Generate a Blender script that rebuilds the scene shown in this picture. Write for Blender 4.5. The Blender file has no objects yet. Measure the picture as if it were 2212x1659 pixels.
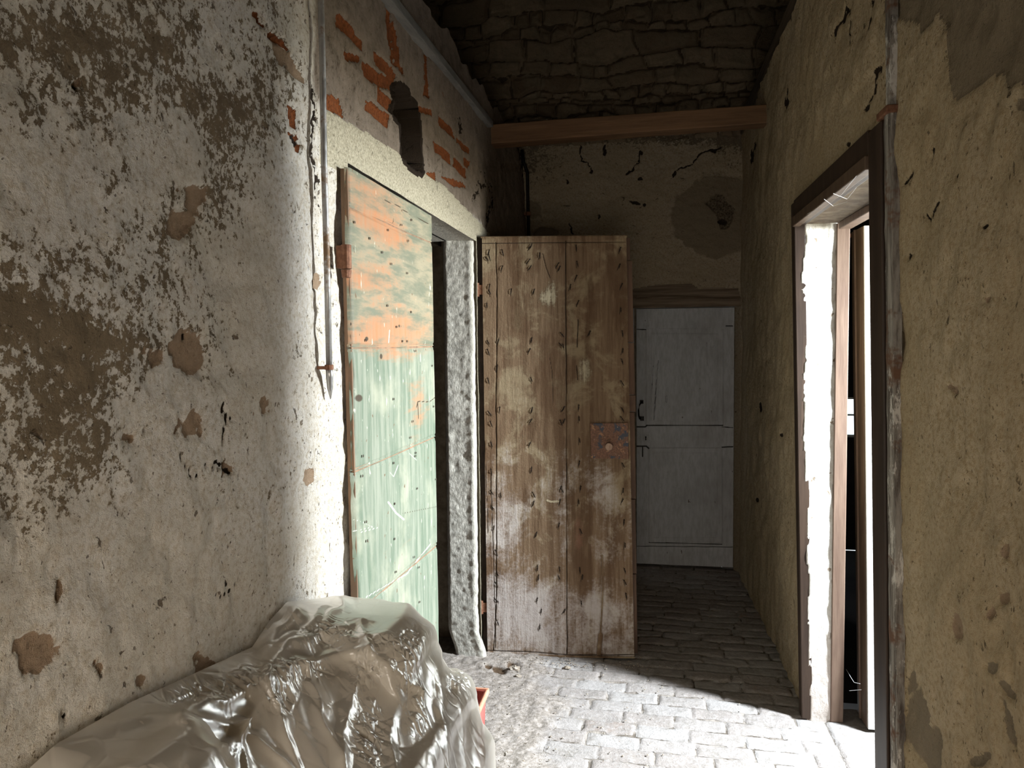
import bpy, math, random
import numpy as np
from math import radians, sin, cos, pi

# ------------------------------------------------------------------ camera, world, lights
W, H = 2212, 1659
F = 1597.0
YAW, PIT, ROLL = radians(10.08), radians(3.03), 0.010
CAM = np.array([0.0, 0.0, 1.5])
cf = np.array([-sin(YAW) * cos(PIT), cos(YAW) * cos(PIT), -sin(PIT)])
r0 = np.array([cos(YAW), sin(YAW), 0.0]); u0 = np.cross(r0, cf)
cr = r0 * cos(ROLL) - u0 * sin(ROLL); cu = u0 * cos(ROLL) + r0 * sin(ROLL)
scene = bpy.context.scene
col = scene.collection
from mathutils import Matrix, Vector
cd = bpy.data.cameras.new('camera'); cam = bpy.data.objects.new('camera', cd); col.objects.link(cam)
cd.sensor_width = 36.0; cd.lens = 36.0 * F / W; cd.clip_start = 0.02
cam.matrix_world = Matrix(((cr[0], cu[0], -cf[0], CAM[0]), (cr[1], cu[1], -cf[1], CAM[1]), (cr[2], cu[2], -cf[2], CAM[2]), (0, 0, 0, 1)))
scene.camera = cam
scene.view_settings.view_transform = 'Standard'; scene.view_settings.look = 'None'
scene.view_settings.gamma = 1.0; scene.view_settings.use_curve_mapping = False
scene.view_settings.exposure = -0.05
scene.cycles.max_bounces = 7; scene.cycles.diffuse_bounces = 4; scene.cycles.glossy_bounces = 3; scene.cycles.transparent_max_bounces = 8; scene.cycles.adaptive_threshold = 0.04

world = bpy.data.worlds.new('world'); scene.world = world; world.use_nodes = True
bg = world.node_tree.nodes['Background']; bg.inputs['Color'].default_value = (0.80, 0.92, 1.0, 1); bg.inputs['Strength'].default_value = 2.2


def area(name, loc, direc, sx, sy, power, color, spread=180):
    l = bpy.data.lights.new(name, 'AREA'); l.shape = 'RECTANGLE'; l.size = sx; l.size_y = sy
    l.energy = power; l.color = color; l.spread = radians(spread)
    o = bpy.data.objects.new(name, l); col.objects.link(o); o.location = loc
    o.rotation_euler = Vector(direc).to_track_quat('-Z', 'Y').to_euler()
    return o


# daylight through the narrow outer window of the side passage
area('daylight_high', (1.87, 2.515, 1.75), (-1, 0, -0.75), 0.20, 0.40, 150, (0.82, 0.91, 1.0), 120)
area('daylight_low', (1.87, 2.515, 1.60), (-1, 0, 0.02), 0.20, 0.60, 19, (1.0, 0.93, 0.70), 110)
# unseen fill light added behind the camera to lift the near hall walls
area('fill_hall', (0.0, -0.95, 0.90), (-0.38, 1, -0.32), 0.8, 0.8, 15, (1.0, 0.86, 0.71), 125)


def at(px, py, ax, val):
    d = cf * F + cr * (px - W / 2) - cu * (py - H / 2)
    t = (val - CAM[ax]) / d[ax]
    return CAM + d * t


def pix(P):
    v = P - CAM; z = v @ cf; z = np.where(np.abs(z) < 1e-3, 1e-3, z)
    return np.where(z > 0, W / 2 + F * (v @ cr) / z, -9999.0), H / 2 - F * (v @ cu) / z


# ------------------------------------------------------------------ numpy noise
_rng = np.random.default_rng(7)
_lat = _rng.random((8, 256, 256))


def vn(x, y, s=0):
    L = _lat[s % 8]
    xi = np.floor(x).astype(int); yi = np.floor(y).astype(int)
    fx = x - xi; fy = y - yi
    fx = fx * fx * (3 - 2 * fx); fy = fy * fy * (3 - 2 * fy)
    a = L[xi & 255, yi & 255]; b = L[(xi + 1) & 255, yi & 255]; c = L[xi & 255, (yi + 1) & 255]; d = L[(xi + 1) & 255, (yi + 1) & 255]
    return (a * (1 - fx) + b * fx) * (1 - fy) + (c * (1 - fx) + d * fx) * fy


def fbm(x, y, s=0, o=4, g=0.5):
    t = 0; a = 1; n = 0
    for i in range(o):
        t = t + a * vn(x * 2 ** i + 13.7 * i, y * 2 ** i + 7.1 * i, s + i); n += a; a *= g
    return t / n


def sst(x, a, b):
    t = np.clip((x - a) / (b - a), 0, 1); return t * t * (3 - 2 * t)


def inpoly(X, Y, poly):
    r = np.zeros(X.shape, bool); n = len(poly)
    for i in range(n):
        x1, y1 = poly[i]; x2, y2 = poly[(i + 1) % n]
        if y1 == y2: continue
        c = ((y1 > Y) != (y2 > Y)) & (X < (x2 - x1) * (Y - y1) / (y2 - y1) + x1)
        r ^= c
    return r


def blob(X, Y, cx, cy, rx, ry, ang=0, p=2.0):
    a = radians(ang); dx = X - cx; dy = Y - cy
    u = (dx * cos(a) + dy * sin(a)) / rx; v = (-dx * sin(a) + dy * cos(a)) / ry
    return np.exp(-(u * u + v * v) ** (p / 2) * 0.7)


def pline(X, Y, pts):
    """distance to a polyline"""
    best = np.full(X.shape, 1e9)
    for (x1, y1), (x2, y2) in zip(pts[:-1], pts[1:]):
        dx, dy = x2 - x1, y2 - y1; l = dx * dx + dy * dy + 1e-9
        t = np.clip(((X - x1) * dx + (Y - y1) * dy) / l, 0, 1)
        best = np.minimum(best, np.hypot(X - x1 - t * dx, Y - y1 - t * dy))
    return best


# ------------------------------------------------------------------ objects
def tag(o, label=None, cat=None, group=None, kind=None):
    if label: o['label'] = label
    if cat: o['category'] = cat
    if group: o['group'] = group
    if kind: o['kind'] = kind
    return o


def mesh_obj(name, V, Fc, mat, parent=None, smooth=False, attrs=None, bevel=0, uv=None):
    me = bpy.data.meshes.new(name); me.from_pydata([tuple(v) for v in V], [], [tuple(f) for f in Fc]); me.update()
    if mat: me.materials.append(mat)
    if smooth: me.polygons.foreach_set('use_smooth', [True] * len(me.polygons))
    for k, a in (attrs or {}).items():
        at_ = me.attributes.new(k, 'FLOAT', 'POINT'); at_.data.foreach_set('value', np.asarray(a, np.float32).ravel())
    o = bpy.data.objects.new(name, me); col.objects.link(o)
    if parent: o.parent = parent
    if bevel:
        b = o.modifiers.new('bevel', 'BEVEL'); b.width = bevel; b.segments = 2; b.limit_method = 'ANGLE'
    return o


def grid_obj(name, P, mat, keep=None, attrs=None, flip=False, smooth=True, parent=None):
    nu, nv = P.shape[:2]
    idx = np.arange(nu * nv).reshape(nu, nv)
    q = np.stack([idx[:-1, :-1], idx[1:, :-1], idx[1:, 1:], idx[:-1, 1:]], -1)
    if flip: q = q[..., ::-1]
    q = q.reshape(-1, 4)
    if keep is not None: q = q[keep.ravel()]
    used = np.zeros(nu * nv, bool); used[q.ravel()] = True
    remap = np.cumsum(used) - 1; q = remap[q]
    V = P.reshape(-1, 3)[used]
    me = bpy.data.meshes.new(name)
    me.vertices.add(len(V)); me.vertices.foreach_set('co', V.astype(np.float32).ravel())
    me.loops.add(q.size); me.loops.foreach_set('vertex_index', q.astype(np.int32).ravel())
    me.polygons.add(len(q)); me.polygons.foreach_set('loop_start', np.arange(0, q.size, 4, dtype=np.int32))
    me.update(calc_edges=True)
    me.polygons.foreach_set('use_smooth', [smooth] * len(q))
    for k, a in (attrs or {}).items():
        t = me.attributes.new(k, 'FLOAT', 'POINT'); t.data.foreach_set('value', np.asarray(a, np.float32).ravel()[used])
    me.materials.append(mat)
    o = bpy.data.objects.new(name, me); col.objects.link(o)
    if parent: o.parent = parent
    return o


def boxgeo(lo, hi):
    x0, y0, z0 = lo; x1, y1, z1 = hi
    V = [(x0, y0, z0), (x1, y0, z0), (x1, y1, z0), (x0, y1, z0), (x0, y0, z1), (x1, y0, z1), (x1, y1, z1), (x0, y1, z1)]
    Fc = [(3, 2, 1, 0), (4, 5, 6, 7), (0, 1, 5, 4), (1, 2, 6, 5), (2, 3, 7, 6), (3, 0, 4, 7)]
    return V, Fc


class MB:
    def __init__(s): s.V = []; s.F = []
    def add(s, V, Fc):
        n = len(s.V); s.V += [tuple(v) for v in V]; s.F += [tuple(i + n for i in f) for f in Fc]; return s
    def box(s, lo, hi): return s.add(*boxgeo(lo, hi))
    def hexa(s, c):  # 8 corners in box order
        return s.add(c, boxgeo((0, 0, 0), (1, 1, 1))[1])
    def tube(s, pts, rad, seg=10, cap=True):
        pts = [Vector(p) for p in pts]; n = len(pts); rings = []
        if not isinstance(rad, (list, tuple)): rad = [rad] * n
        up = Vector((0.13, 0.21, 1)).normalized()
        for i, p in enumerate(pts):
            t = (pts[min(i + 1, n - 1)] - pts[max(i - 1, 0)]).normalized()
            a = t.cross(up)
            if a.length < 0.2: a = t.cross(Vector((1, 0, 0)))
            a.normalize(); b = t.cross(a).normalized()
            rings.append([p + (a * cos(2 * pi * k / seg) + b * sin(2 * pi * k / seg)) * rad[i] for k in range(seg)])
        V = [v for r in rings for v in r]; Fc = []
        for i in range(n - 1):
            for k in range(seg):
                k2 = (k + 1) % seg
                Fc.append((i * seg + k, i * seg + k2, (i + 1) * seg + k2, (i + 1) * seg + k))
        if cap:
            Fc.append(tuple(range(seg))[::-1]); Fc.append(tuple((n - 1) * seg + k for k in range(seg)))
        return s.add(V, Fc)
    def build(s, name, mat, parent=None, smooth=False, bevel=0):
        return mesh_obj(name, s.V, s.F, mat, parent, smooth, bevel=bevel)


def empty(name, loc, parent=None):
    o = bpy.data.objects.new(name, None); col.objects.link(o); o.location = loc
    o.empty_display_size = 0.05
    if parent: o.parent = parent
    return o


def under(root, *objs):
    """parent world-space meshes to an empty, keeping them in place"""
    for o in objs:
        o.parent = root; o.matrix_parent_inverse = Matrix.Translation(-Vector(root.location))


# ------------------------------------------------------------------ materials
class NM:
    def __init__(s, name):
        s.m = bpy.data.materials.new(name); s.m.use_nodes = True; s.t = s.m.node_tree; s.t.nodes.clear()
        s.out = s.t.nodes.new('ShaderNodeOutputMaterial')
        s.co = s.t.nodes.new('ShaderNodeTexCoord').outputs['Object']
    def _set(s, i, v):
        if isinstance(v, bpy.types.NodeSocket): s.t.links.new(v, i)
        elif v is not None:
            if i.type == 'RGBA' and len(v) == 3: v = (*v, 1)
            i.default_value = v
    def map(s, sc=(1, 1, 1), rot=(0, 0, 0), loc=(0, 0, 0), vec=None):
        n = s.t.nodes.new('ShaderNodeMapping'); s._set(n.inputs['Vector'], vec or s.co)
        n.inputs['Scale'].default_value = sc; n.inputs['Rotation'].default_value = rot; n.inputs['Location'].default_value = loc
        return n.outputs[0]
    def noise(s, scale, detail=4, rough=0.5, vec=None, dist=0.0):
        n = s.t.nodes.new('ShaderNodeTexNoise'); s._set(n.inputs['Vector'], vec or s.co)
        n.inputs['Scale'].default_value = scale; n.inputs['Detail'].default_value = detail
        n.inputs['Roughness'].default_value = rough; n.inputs['Distortion'].default_value = dist
        return n.outputs['Fac']
    def voro(s, scale, vec=None, feat='DISTANCE_TO_EDGE', out='Distance'):
        n = s.t.nodes.new('ShaderNodeTexVoronoi'); s._set(n.inputs['Vector'], vec or s.co); n.feature = feat
        n.inputs['Scale'].default_value = scale; return n.outputs[out]
    def attr(s, name):
        n = s.t.nodes.new('ShaderNodeAttribute'); n.attribute_name = name; return n.outputs['Fac']
    def op(s, o, a, b=None, c=None, clamp=False):
        n = s.t.nodes.new('ShaderNodeMath'); n.operation = o; n.use_clamp = clamp
        s._set(n.inputs[0], a); s._set(n.inputs[1], b)
        if c is not None: s._set(n.inputs[2], c)
        return n.outputs[0]
    def add(s, a, b): return s.op('ADD', a, b)
    def mul(s, a, b): return s.op('MULTIPLY', a, b)
    def step(s, x, a, b, lo=0.0, hi=1.0):
        n = s.t.nodes.new('ShaderNodeMapRange'); n.interpolation_type = 'SMOOTHSTEP'
        s._set(n.inputs['Value'], x); n.inputs['From Min'].default_value = a; n.inputs['From Max'].default_value = b
        n.inputs['To Min'].default_value = lo; n.inputs['To Max'].default_value = hi
        return n.outputs[0]
    def mix(s, f, a, b, mode='MIX'):
        n = s.t.nodes.new('ShaderNodeMix'); n.data_type = 'RGBA'; n.blend_type = mode
        s._set(n.inputs[0], f); s._set(n.inputs[6], a); s._set(n.inputs[7], b); return n.outputs[2]
    def bump(s, h, dist, strength=1.0, normal=None):
        n = s.t.nodes.new('ShaderNodeBump'); s._set(n.inputs['Height'], h); n.inputs['Distance'].default_value = dist
        n.inputs['Strength'].default_value = strength
        if normal: s._set(n.inputs['Normal'], normal)
        return n.outputs[0]
    def bsdf(s, color, rough=0.85, metal=0.0, normal=None, spec=0.3, **kw):
        n = s.t.nodes.new('ShaderNodeBsdfPrincipled'); s._set(n.inputs['Base Color'], color); s._set(n.inputs['Roughness'], rough)
        s._set(n.inputs['Metallic'], metal); s._set(n.inputs['Specular IOR Level'], spec)
        if normal: s._set(n.inputs['Normal'], normal)
        for k, v in kw.items(): s._set(n.inputs[k.replace('_', ' ')], v)
        return n.outputs[0]
    def done(s, sh):
        s.t.links.new(sh, s.out.inputs['Surface']); return s.m


def plaster(name, white, tan, brown, pit=0.66, bias=0.0, stretch=(1, 1, 1), rel=0.010):
    n = NM(name)
    big = n.noise(2.2, 5, 0.6)
    mid = n.noise(17, 8, 0.80, dist=0.2)
    fine = n.noise(85, 5, 0.72)
    micro = n.noise(320, 3, 0.6)
    v2 = n.map(stretch)
    pits = n.noise(24, 5, 0.6, vec=v2, dist=0.6)
    tiny = n.noise(95, 3, 0.55, vec=v2)
    st = n.attr('stain_shade')
    # thin whitewash over tan plaster, flaked where the stain mask is high
    a = n.add(n.add(n.mul(n.add(mid, -0.5), 2.4), n.mul(n.add(fine, -0.5), 2.6)), n.mul(n.add(n.noise(42, 6, 0.7), -0.5), 1.6))
    m = n.step(n.add(n.add(st, a), bias), 0.46, 0.60)
    wcol = n.mix(n.step(big, 0.3, 0.7), white, tuple(c * k for c, k in zip(white, (0.86, 0.83, 0.76))))
    wcol = n.mix(n.step(fine, 0.42, 0.66), wcol, tuple(c * k for c, k in zip(white, (0.74, 0.68, 0.58))))
    bcol = n.mix(n.step(mid, 0.35, 0.65), tan, tuple(c * 0.72 for c in tan))
    c = n.mix(m, wcol, bcol)
    pm = n.step(pits, pit, pit + 0.035)
    tm = n.step(tiny, 0.665, 0.71)
    c = n.mix(n.mul(pm, 0.85), c, brown)
    c = n.mix(n.mul(tm, 0.7), c, brown)
    chip = n.attr('chip')
    chm = n.step(n.add(chip, n.mul(n.add(fine, -0.5), 0.5)), 0.42, 0.52)
    c = n.mix(chm, c, n.mix(fine, (0.27, 0.185, 0.115), (0.40, 0.29, 0.20)))
    ce = n.attr('cement')
    cm = n.step(n.add(ce, n.mul(n.add(mid, -0.5), 0.5)), 0.42, 0.52)
    c = n.mix(cm, c, n.mix(fine, (0.20, 0.155, 0.10), (0.29, 0.23, 0.155)))
    gy = n.attr('grey')  # darker grey-brown plaster that also carries the shade high on the wall
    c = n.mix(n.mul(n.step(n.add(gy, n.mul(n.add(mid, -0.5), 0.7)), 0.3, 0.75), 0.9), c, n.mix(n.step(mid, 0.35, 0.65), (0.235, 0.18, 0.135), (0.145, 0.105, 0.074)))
    so = n.attr('stone')
    sm = n.step(n.add(so, n.mul(n.add(fine, -0.5), 0.4)), 0.42, 0.55)
    scol = n.mix(n.step(n.noise(150, 4, 0.7), 0.35, 0.65), (0.60, 0.54, 0.40), (0.36, 0.315, 0.22))
    c = n.mix(sm, c, scol)
    br = n.attr('brick')
    bm = n.step(n.add(br, n.mul(n.add(fine, -0.5), 0.9)), 0.45, 0.56)
    c = n.mix(bm, c, n.mix(n.step(fine, 0.35, 0.7), (0.26, 0.08, 0.025), (0.14, 0.045, 0.016)))
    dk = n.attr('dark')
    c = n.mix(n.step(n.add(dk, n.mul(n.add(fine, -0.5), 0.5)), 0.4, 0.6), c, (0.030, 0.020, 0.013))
    h = n.add(n.mul(mid, 0.9), n.mul(fine, 0.75))
    h = n.add(h, n.mul(micro, 0.22))
    h = n.add(h, n.mul(m, -0.35)); h = n.add(h, n.mul(pm, -0.8)); h = n.add(h, n.mul(tm, -0.5))
    h = n.add(h, n.mul(bm, -0.4))
    return n.done(n.bsdf(c, 0.93, normal=n.bump(h, rel, 1.0), spec=0.15))


M = {}
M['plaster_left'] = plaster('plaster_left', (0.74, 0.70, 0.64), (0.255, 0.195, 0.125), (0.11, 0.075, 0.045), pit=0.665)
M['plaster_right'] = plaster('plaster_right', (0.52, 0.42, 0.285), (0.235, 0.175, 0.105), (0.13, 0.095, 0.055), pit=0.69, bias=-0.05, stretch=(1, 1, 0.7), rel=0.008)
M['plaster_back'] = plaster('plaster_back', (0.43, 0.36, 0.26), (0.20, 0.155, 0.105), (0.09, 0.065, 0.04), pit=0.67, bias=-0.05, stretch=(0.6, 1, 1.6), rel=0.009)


def simple(name, a, b, scale=30, rough=0.8, metal=0, rel=0.002, stretch=(1, 1, 1), spec=0.3):
    n = NM(name); v = n.map(stretch)
    f = n.noise(scale, 8, 0.65, vec=v)
    return n.done(n.bsdf(n.mix(n.step(f, 0.35, 0.65), a, b), rough, metal, n.bump(f, rel), spec))


M['dark_room'] = simple('dark_room', (0.010, 0.008, 0.007), (0.018, 0.014, 0.012), 8)  # near-black wall colour stands in for the darkness of the rooms beyond
M['attic'] = simple('attic', (0.10, 0.08, 0.055), (0.06, 0.045, 0.03), 12)
M['rough_plaster'] = simple('rough_plaster', (0.33, 0.28, 0.2), (0.2, 0.16, 0.11), 20, rel=0.006)
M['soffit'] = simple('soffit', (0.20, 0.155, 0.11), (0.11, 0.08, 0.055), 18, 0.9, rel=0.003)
M['brown_paint'] = simple('brown_paint', (0.030, 0.018, 0.012), (0.052, 0.032, 0.021), 25, 0.5, rel=0.001, stretch=(1, 1, 0.1))
M['brown_leaf'] = simple('brown_leaf', (0.075, 0.047, 0.030), (0.12, 0.078, 0.05), 25, 0.55, rel=0.001, stretch=(1, 1, 0.1))
M['pale_brown'] = simple('pale_brown', (0.13, 0.082, 0.058), (0.18, 0.12, 0.085), 40, 0.6, rel=0.001, stretch=(1, 1, 0.1))
M['white_paint'] = simple('white_paint', (0.75, 0.74, 0.70), (0.66, 0.64, 0.58), 50, 0.6, rel=0.001)
M['beam_wood'] = simple('beam_wood', (0.20, 0.11, 0.056), (0.12, 0.064, 0.032), 16, 0.75, rel=0.003, stretch=(0.12, 1.5, 1.5))
M['old_timber'] = simple('old_timber', (0.11, 0.075, 0.045), (0.055, 0.038, 0.024), 20, 0.85, rel=0.004, stretch=(1, 0.12, 1.5))
M['lintel_wood'] = simple('lintel_wood', (0.23, 0.17, 0.115), (0.11, 0.078, 0.05), 25, 0.85, rel=0.006, stretch=(0.1, 1, 2.2))
M['grey_batten'] = simple('grey_batten', (0.12, 0.115, 0.105), (0.20, 0.19, 0.17), 30, 0.7, rel=0.001, stretch=(1, 0.2, 1))
M['rust'] = simple('rust', (0.14, 0.06, 0.033), (0.24, 0.115, 0.065), 70, 0.75, 0.2, rel=0.002)
M['black_iron'] = simple('black_iron', (0.006, 0.006, 0.006), (0.02, 0.016, 0.012), 90, 0.5, 0.6, rel=0.001)
M['nail_iron'] = simple('nail_iron', (0.016, 0.011, 0.008), (0.05, 0.032, 0.02), 200, 0.7, 0.4, rel=0.0005)
M['rubble'] = simple('rubble', (0.42, 0.37, 0.31), (0.22, 0.17, 0.12), 60, 0.95, rel=0.004)
M['red_plastic'] = simple('red_plastic', (0.30, 0.05, 0.04), (0.42, 0.10, 0.08), 15, 0.4, rel=0.0005)
M['cushion'] = simple('cushion', (0.09, 0.085, 0.07), (0.13, 0.12, 0.10), 15, 0.8, rel=0.001)
M['chair_cover'] = simple('chair_cover', (0.20, 0.15, 0.10), (0.30, 0.23, 0.16), 6, 0.7, rel=0.001)
M['web'] = simple('web', (0.8, 0.8, 0.8), (0.7, 0.7, 0.7), 10, 0.6)


def m_steel():
    n = NM('galvanised_steel'); v = n.map((1, 1, 0.15)); f = n.noise(60, 6, 0.7, vec=v); r = n.noise(14, 6, 0.7)
    c = n.mix(n.step(r, 0.52, 0.66), n.mix(f, (0.30, 0.29, 0.28), (0.48, 0.47, 0.45)), (0.24, 0.16, 0.10))
    return n.done(n.bsdf(c, n.step(r, 0.4, 0.65, 0.33, 0.75), 0.75, n.bump(f, 0.0006)))
M['steel'] = m_steel()


def m_weathered():
    n = NM('weathered_wood'); v = n.map((1, 3, 0.12)); g = n.noise(38, 8, 0.7, vec=v); b = n.noise(5, 5, 0.7)
    c = n.mix(n.step(g, 0.34, 0.62), (0.065, 0.05, 0.04), (0.31, 0.285, 0.25))
    c = n.mix(n.step(n.noise(20, 8, 0.8, vec=n.map((1, 1, 0.25))), 0.53, 0.58), c, (0.56, 0.53, 0.48))
    c = n.mix(n.step(b, 0.56, 0.64), c, (0.14, 0.075, 0.045))
    return n.done(n.bsdf(c, 0.85, normal=n.bump(g, 0.003)))
M['weathered'] = m_weathered()


def m_green():
    n = NM('green_painted_boards')
    streak = n.noise(26, 8, 0.7, vec=n.map((1, 1.6, 0.12)))
    brush = n.noise(14, 6, 0.65, vec=n.map((1, 0.5, 3.0), rot=(0.35, 0, 0)))
    f = n.noise(60, 6, 0.7); big = n.noise(4, 6, 0.6)
    g = n.mix(n.step(streak, 0.36, 0.66), (0.115, 0.148, 0.103), (0.225, 0.24, 0.185))
    g = n.mix(n.mul(n.step(big, 0.5, 0.7), 0.6), g, (0.36, 0.35, 0.26))
    grey = n.mix(n.step(brush, 0.36, 0.64), (0.14, 0.145, 0.10), (0.26, 0.225, 0.15))
    o = n.mix(n.step(streak, 0.3, 0.7), (0.36, 0.155, 0.07), (0.31, 0.19, 0.11))
    om = n.step(n.add(n.attr('orange'), n.add(n.mul(n.add(brush, -0.5), 2.0), n.mul(n.add(f, -0.5), 0.5))), 0.22, 1.05)
    c = n.mix(n.step(n.attr('upper'), 0.3, 0.7), g, grey)
    c = n.mix(om, c, o)
    c = n.mix(n.step(n.add(n.attr('scratch'), n.mul(n.add(f, -0.5), 0.6)), 0.5, 0.8), c, (0.62, 0.62, 0.52))
    c = n.mix(n.mul(n.step(n.noise(45, 4, 0.6, vec=n.map((1, 1, 0.35), rot=(0.5, 0, 0))), 0.66, 0.7), 0.7), c, (0.60, 0.58, 0.46))
    c = n.mix(n.step(n.attr('dark'), 0.3, 0.8), c, (0.05, 0.035, 0.02))
    c = n.mix(n.step(n.noise(40, 3, 0.5), 0.71, 0.74), c, (0.12, 0.075, 0.04))
    return n.done(n.bsdf(c, 0.62, normal=n.bump(n.add(n.mul(streak, 0.7), n.mul(f, 0.5)), 0.0022), spec=0.25))
M['green'] = m_green()


def m_plank():
    n = NM('old_plank_wood')
    streak = n.noise(24, 9, 0.7, vec=n.map((1.8, 1, 0.10)))
    f = n.noise(85, 6, 0.7); b = n.noise(6, 8, 0.68, dist=0.4)
    c = n.mix(n.step(streak, 0.33, 0.67), (0.135, 0.083, 0.047), (0.235, 0.158, 0.095))
    c = n.mix(n.mul(n.step(b, 0.48, 0.62), 0.75), c, (0.33, 0.26, 0.16))
    c = n.mix(n.mul(n.step(n.noise(4, 6, 0.6, vec=n.map((2.2, 1, 0.5))), 0.50, 0.60), 0.7), c, (0.105, 0.058, 0.030))
    red = n.step(n.add(n.attr('red'), n.mul(n.add(b, -0.5), 1.0)), 0.4, 0.7)
    c = n.mix(red, c, (0.22, 0.10, 0.065))
    d = n.add(n.attr('dust_and_light'), n.add(n.mul(n.add(b, -0.5), 2.0), n.mul(n.add(streak, -0.5), 1.0)))
    d = n.add(d, n.mul(n.add(f, -0.5), 0.9))
    dm = n.mul(n.step(d, 0.12, 0.90), 0.85)
    c = n.mix(dm, c, (0.50, 0.45, 0.42))
    yl = n.step(n.add(n.attr('pale'), n.add(n.mul(n.add(streak, -0.5), 1.3), n.mul(n.add(f, -0.5), 0.8))), 0.42, 0.75)
    c = n.mix(n.mul(yl, 0.85), c, (0.52, 0.45, 0.31))
    c = n.mix(n.step(n.attr('dark'), 0.3, 0.8), c, (0.035, 0.024, 0.016))
    h = n.add(n.mul(streak, 0.8), n.mul(f, 0.5)); h = n.add(h, n.mul(yl, 0.3))
    return n.done(n.bsdf(c, 0.85, normal=n.bump(h, 0.007), spec=0.2))
M['plank'] = m_plank()


def m_whitedoor():
    n = NM('faded_white_door')
    f = n.noise(40, 7, 0.65, vec=n.map((1.5, 1, 0.4))); b = n.noise(3, 5, 0.6)
    c = n.mix(n.step(f, 0.35, 0.7), (0.46, 0.47, 0.47), (0.36, 0.36, 0.35))
    c = n.mix(n.mul(n.step(b, 0.45, 0.7), 0.5), c, (0.27, 0.26, 0.24))
    c = n.mix(n.step(n.noise(30, 4, 0.6, vec=n.map((1, 1, 0.4))), 0.70, 0.73), c, (0.10, 0.08, 0.06))
    c = n.mix(n.step(n.attr('dark'), 0.3, 0.8), c, (0.02, 0.018, 0.015))
    return n.done(n.bsdf(c, 0.6, normal=n.bump(f, 0.0015), spec=0.3))
M['whitedoor'] = m_whitedoor()


def m_floor():
    n = NM('brick_paving')
    f = n.noise(55, 8, 0.7); mid = n.noise(13, 8, 0.68); mic = n.noise(260, 4, 0.6)
    rnd = n.attr('rnd'); gap = n.attr('gap'); sand = n.attr('sand')
    c = n.mix(n.step(rnd, 0.2, 0.8), (0.36, 0.335, 0.315), (0.30, 0.265, 0.24))
    c = n.mix(n.step(n.add(rnd, n.mul(n.add(mid, -0.5), 0.3)), 0.98, 1.04), c, (0.36, 0.21, 0.15))
    c = n.mix(n.step(mid, 0.45, 0.7), c, (0.25, 0.225, 0.20))
    c = n.mix(n.mul(n.step(f, 0.45, 0.65), 0.45), c, (0.45, 0.42, 0.40))
    g2 = n.step(n.add(gap, n.mul(n.add(f, -0.5), 1.1)), 0.45, 0.62)
    c = n.mix(n.mul(g2, 0.9), c, n.mix(n.step(mid, 0.4, 0.6), (0.10, 0.08, 0.06), (0.34, 0.30, 0.26)))
    sc = n.mix(n.step(f, 0.38, 0.64), (0.25, 0.215, 0.18), (0.42, 0.37, 0.33))
    sc = n.mix(n.step(n.noise(90, 3, 0.6), 0.63, 0.68), sc, (0.12, 0.09, 0.06))
    s2 = n.step(n.add(sand, n.mul(n.add(mid, -0.5), 1.4)), 0.30, 1.0)
    c = n.mix(s2, c, sc)
    c = n.mix(n.step(n.attr('dirt'), 0.2, 0.8), c, (0.10, 0.065, 0.04))
    h = n.add(n.mul(f, 1.0), n.mul(mid, 0.5)); h = n.add(h, n.mul(mic, 0.25)); h = n.add(h, n.mul(g2, -0.5))
    return n.done(n.bsdf(c, 0.92, normal=n.bump(h, 0.006), spec=0.15))
M['floor'] = m_floor()


def m_stones():
    n = NM('rubble_stone')
    f = n.noise(30, 8, 0.7); mid = n.noise(7, 6, 0.65); rnd = n.attr('rnd'); gap = n.attr('gap')
    c = n.mix(rnd, (0.165, 0.118, 0.075), (0.275, 0.21, 0.138))
    c = n.mix(n.step(mid, 0.4, 0.7), c, (0.20, 0.16, 0.105))
    c = n.mix(n.mul(n.step(f, 0.45, 0.7), 0.4), c, (0.14, 0.11, 0.075))
    c = n.mix(n.step(n.add(gap, n.mul(n.add(f, -0.5), 0.5)), 0.4, 0.7), c, (0.075, 0.055, 0.036))
    return n.done(n.bsdf(c, 0.95, normal=n.bump(n.add(f, n.mul(mid, 0.6)), 0.012), spec=0.1))
M['stones'] = m_stones()


def m_jambstone():
    n = NM('granular_stone')
    f = n.noise(120, 6, 0.7, vec=n.map((1, 1, 0.5))); mid = n.noise(16, 7, 0.7)
    c = n.mix(n.step(f, 0.38, 0.62), (0.64, 0.61, 0.54), (0.38, 0.36, 0.31))
    c = n.mix(n.mul(n.step(mid, 0.52, 0.7), 0.6), c, (0.24, 0.225, 0.19))
    c = n.mix(n.attr('edge'), c, (0.70, 0.67, 0.58))
    return n.done(n.bsdf(c, 0.92, normal=n.bump(n.add(f, n.mul(mid, 0.6)), 0.006), spec=0.15))
M['jamb'] = m_jambstone()


def m_reveal():
    n = NM('limewash_reveal')
    f = n.noise(60, 7, 0.7, vec=n.map((1, 1, 0.6))); mid = n.noise(10, 7, 0.68)
    c = n.mix(n.step(f, 0.4, 0.65), (0.80, 0.78, 0.72), (0.66, 0.62, 0.55))
    c = n.mix(n.step(n.noise(30, 5, 0.6), 0.67, 0.7), c, (0.30, 0.24, 0.18))
    c = n.mix(n.step(n.attr('dark'), 0.3, 0.7), c, (0.22, 0.16, 0.11))
    c = n.mix(n.step(n.attr('low'), 0.2, 1.0, 0, 0.45), c, (0.55, 0.43, 0.38))  # lower reveal coloured dimmer and pinker in place of weaker light
    return n.done(n.bsdf(c, 0.92, normal=n.bump(n.add(f, n.mul(mid, 0.5)), 0.005), spec=0.15))
M['reveal'] = m_reveal()


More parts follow.
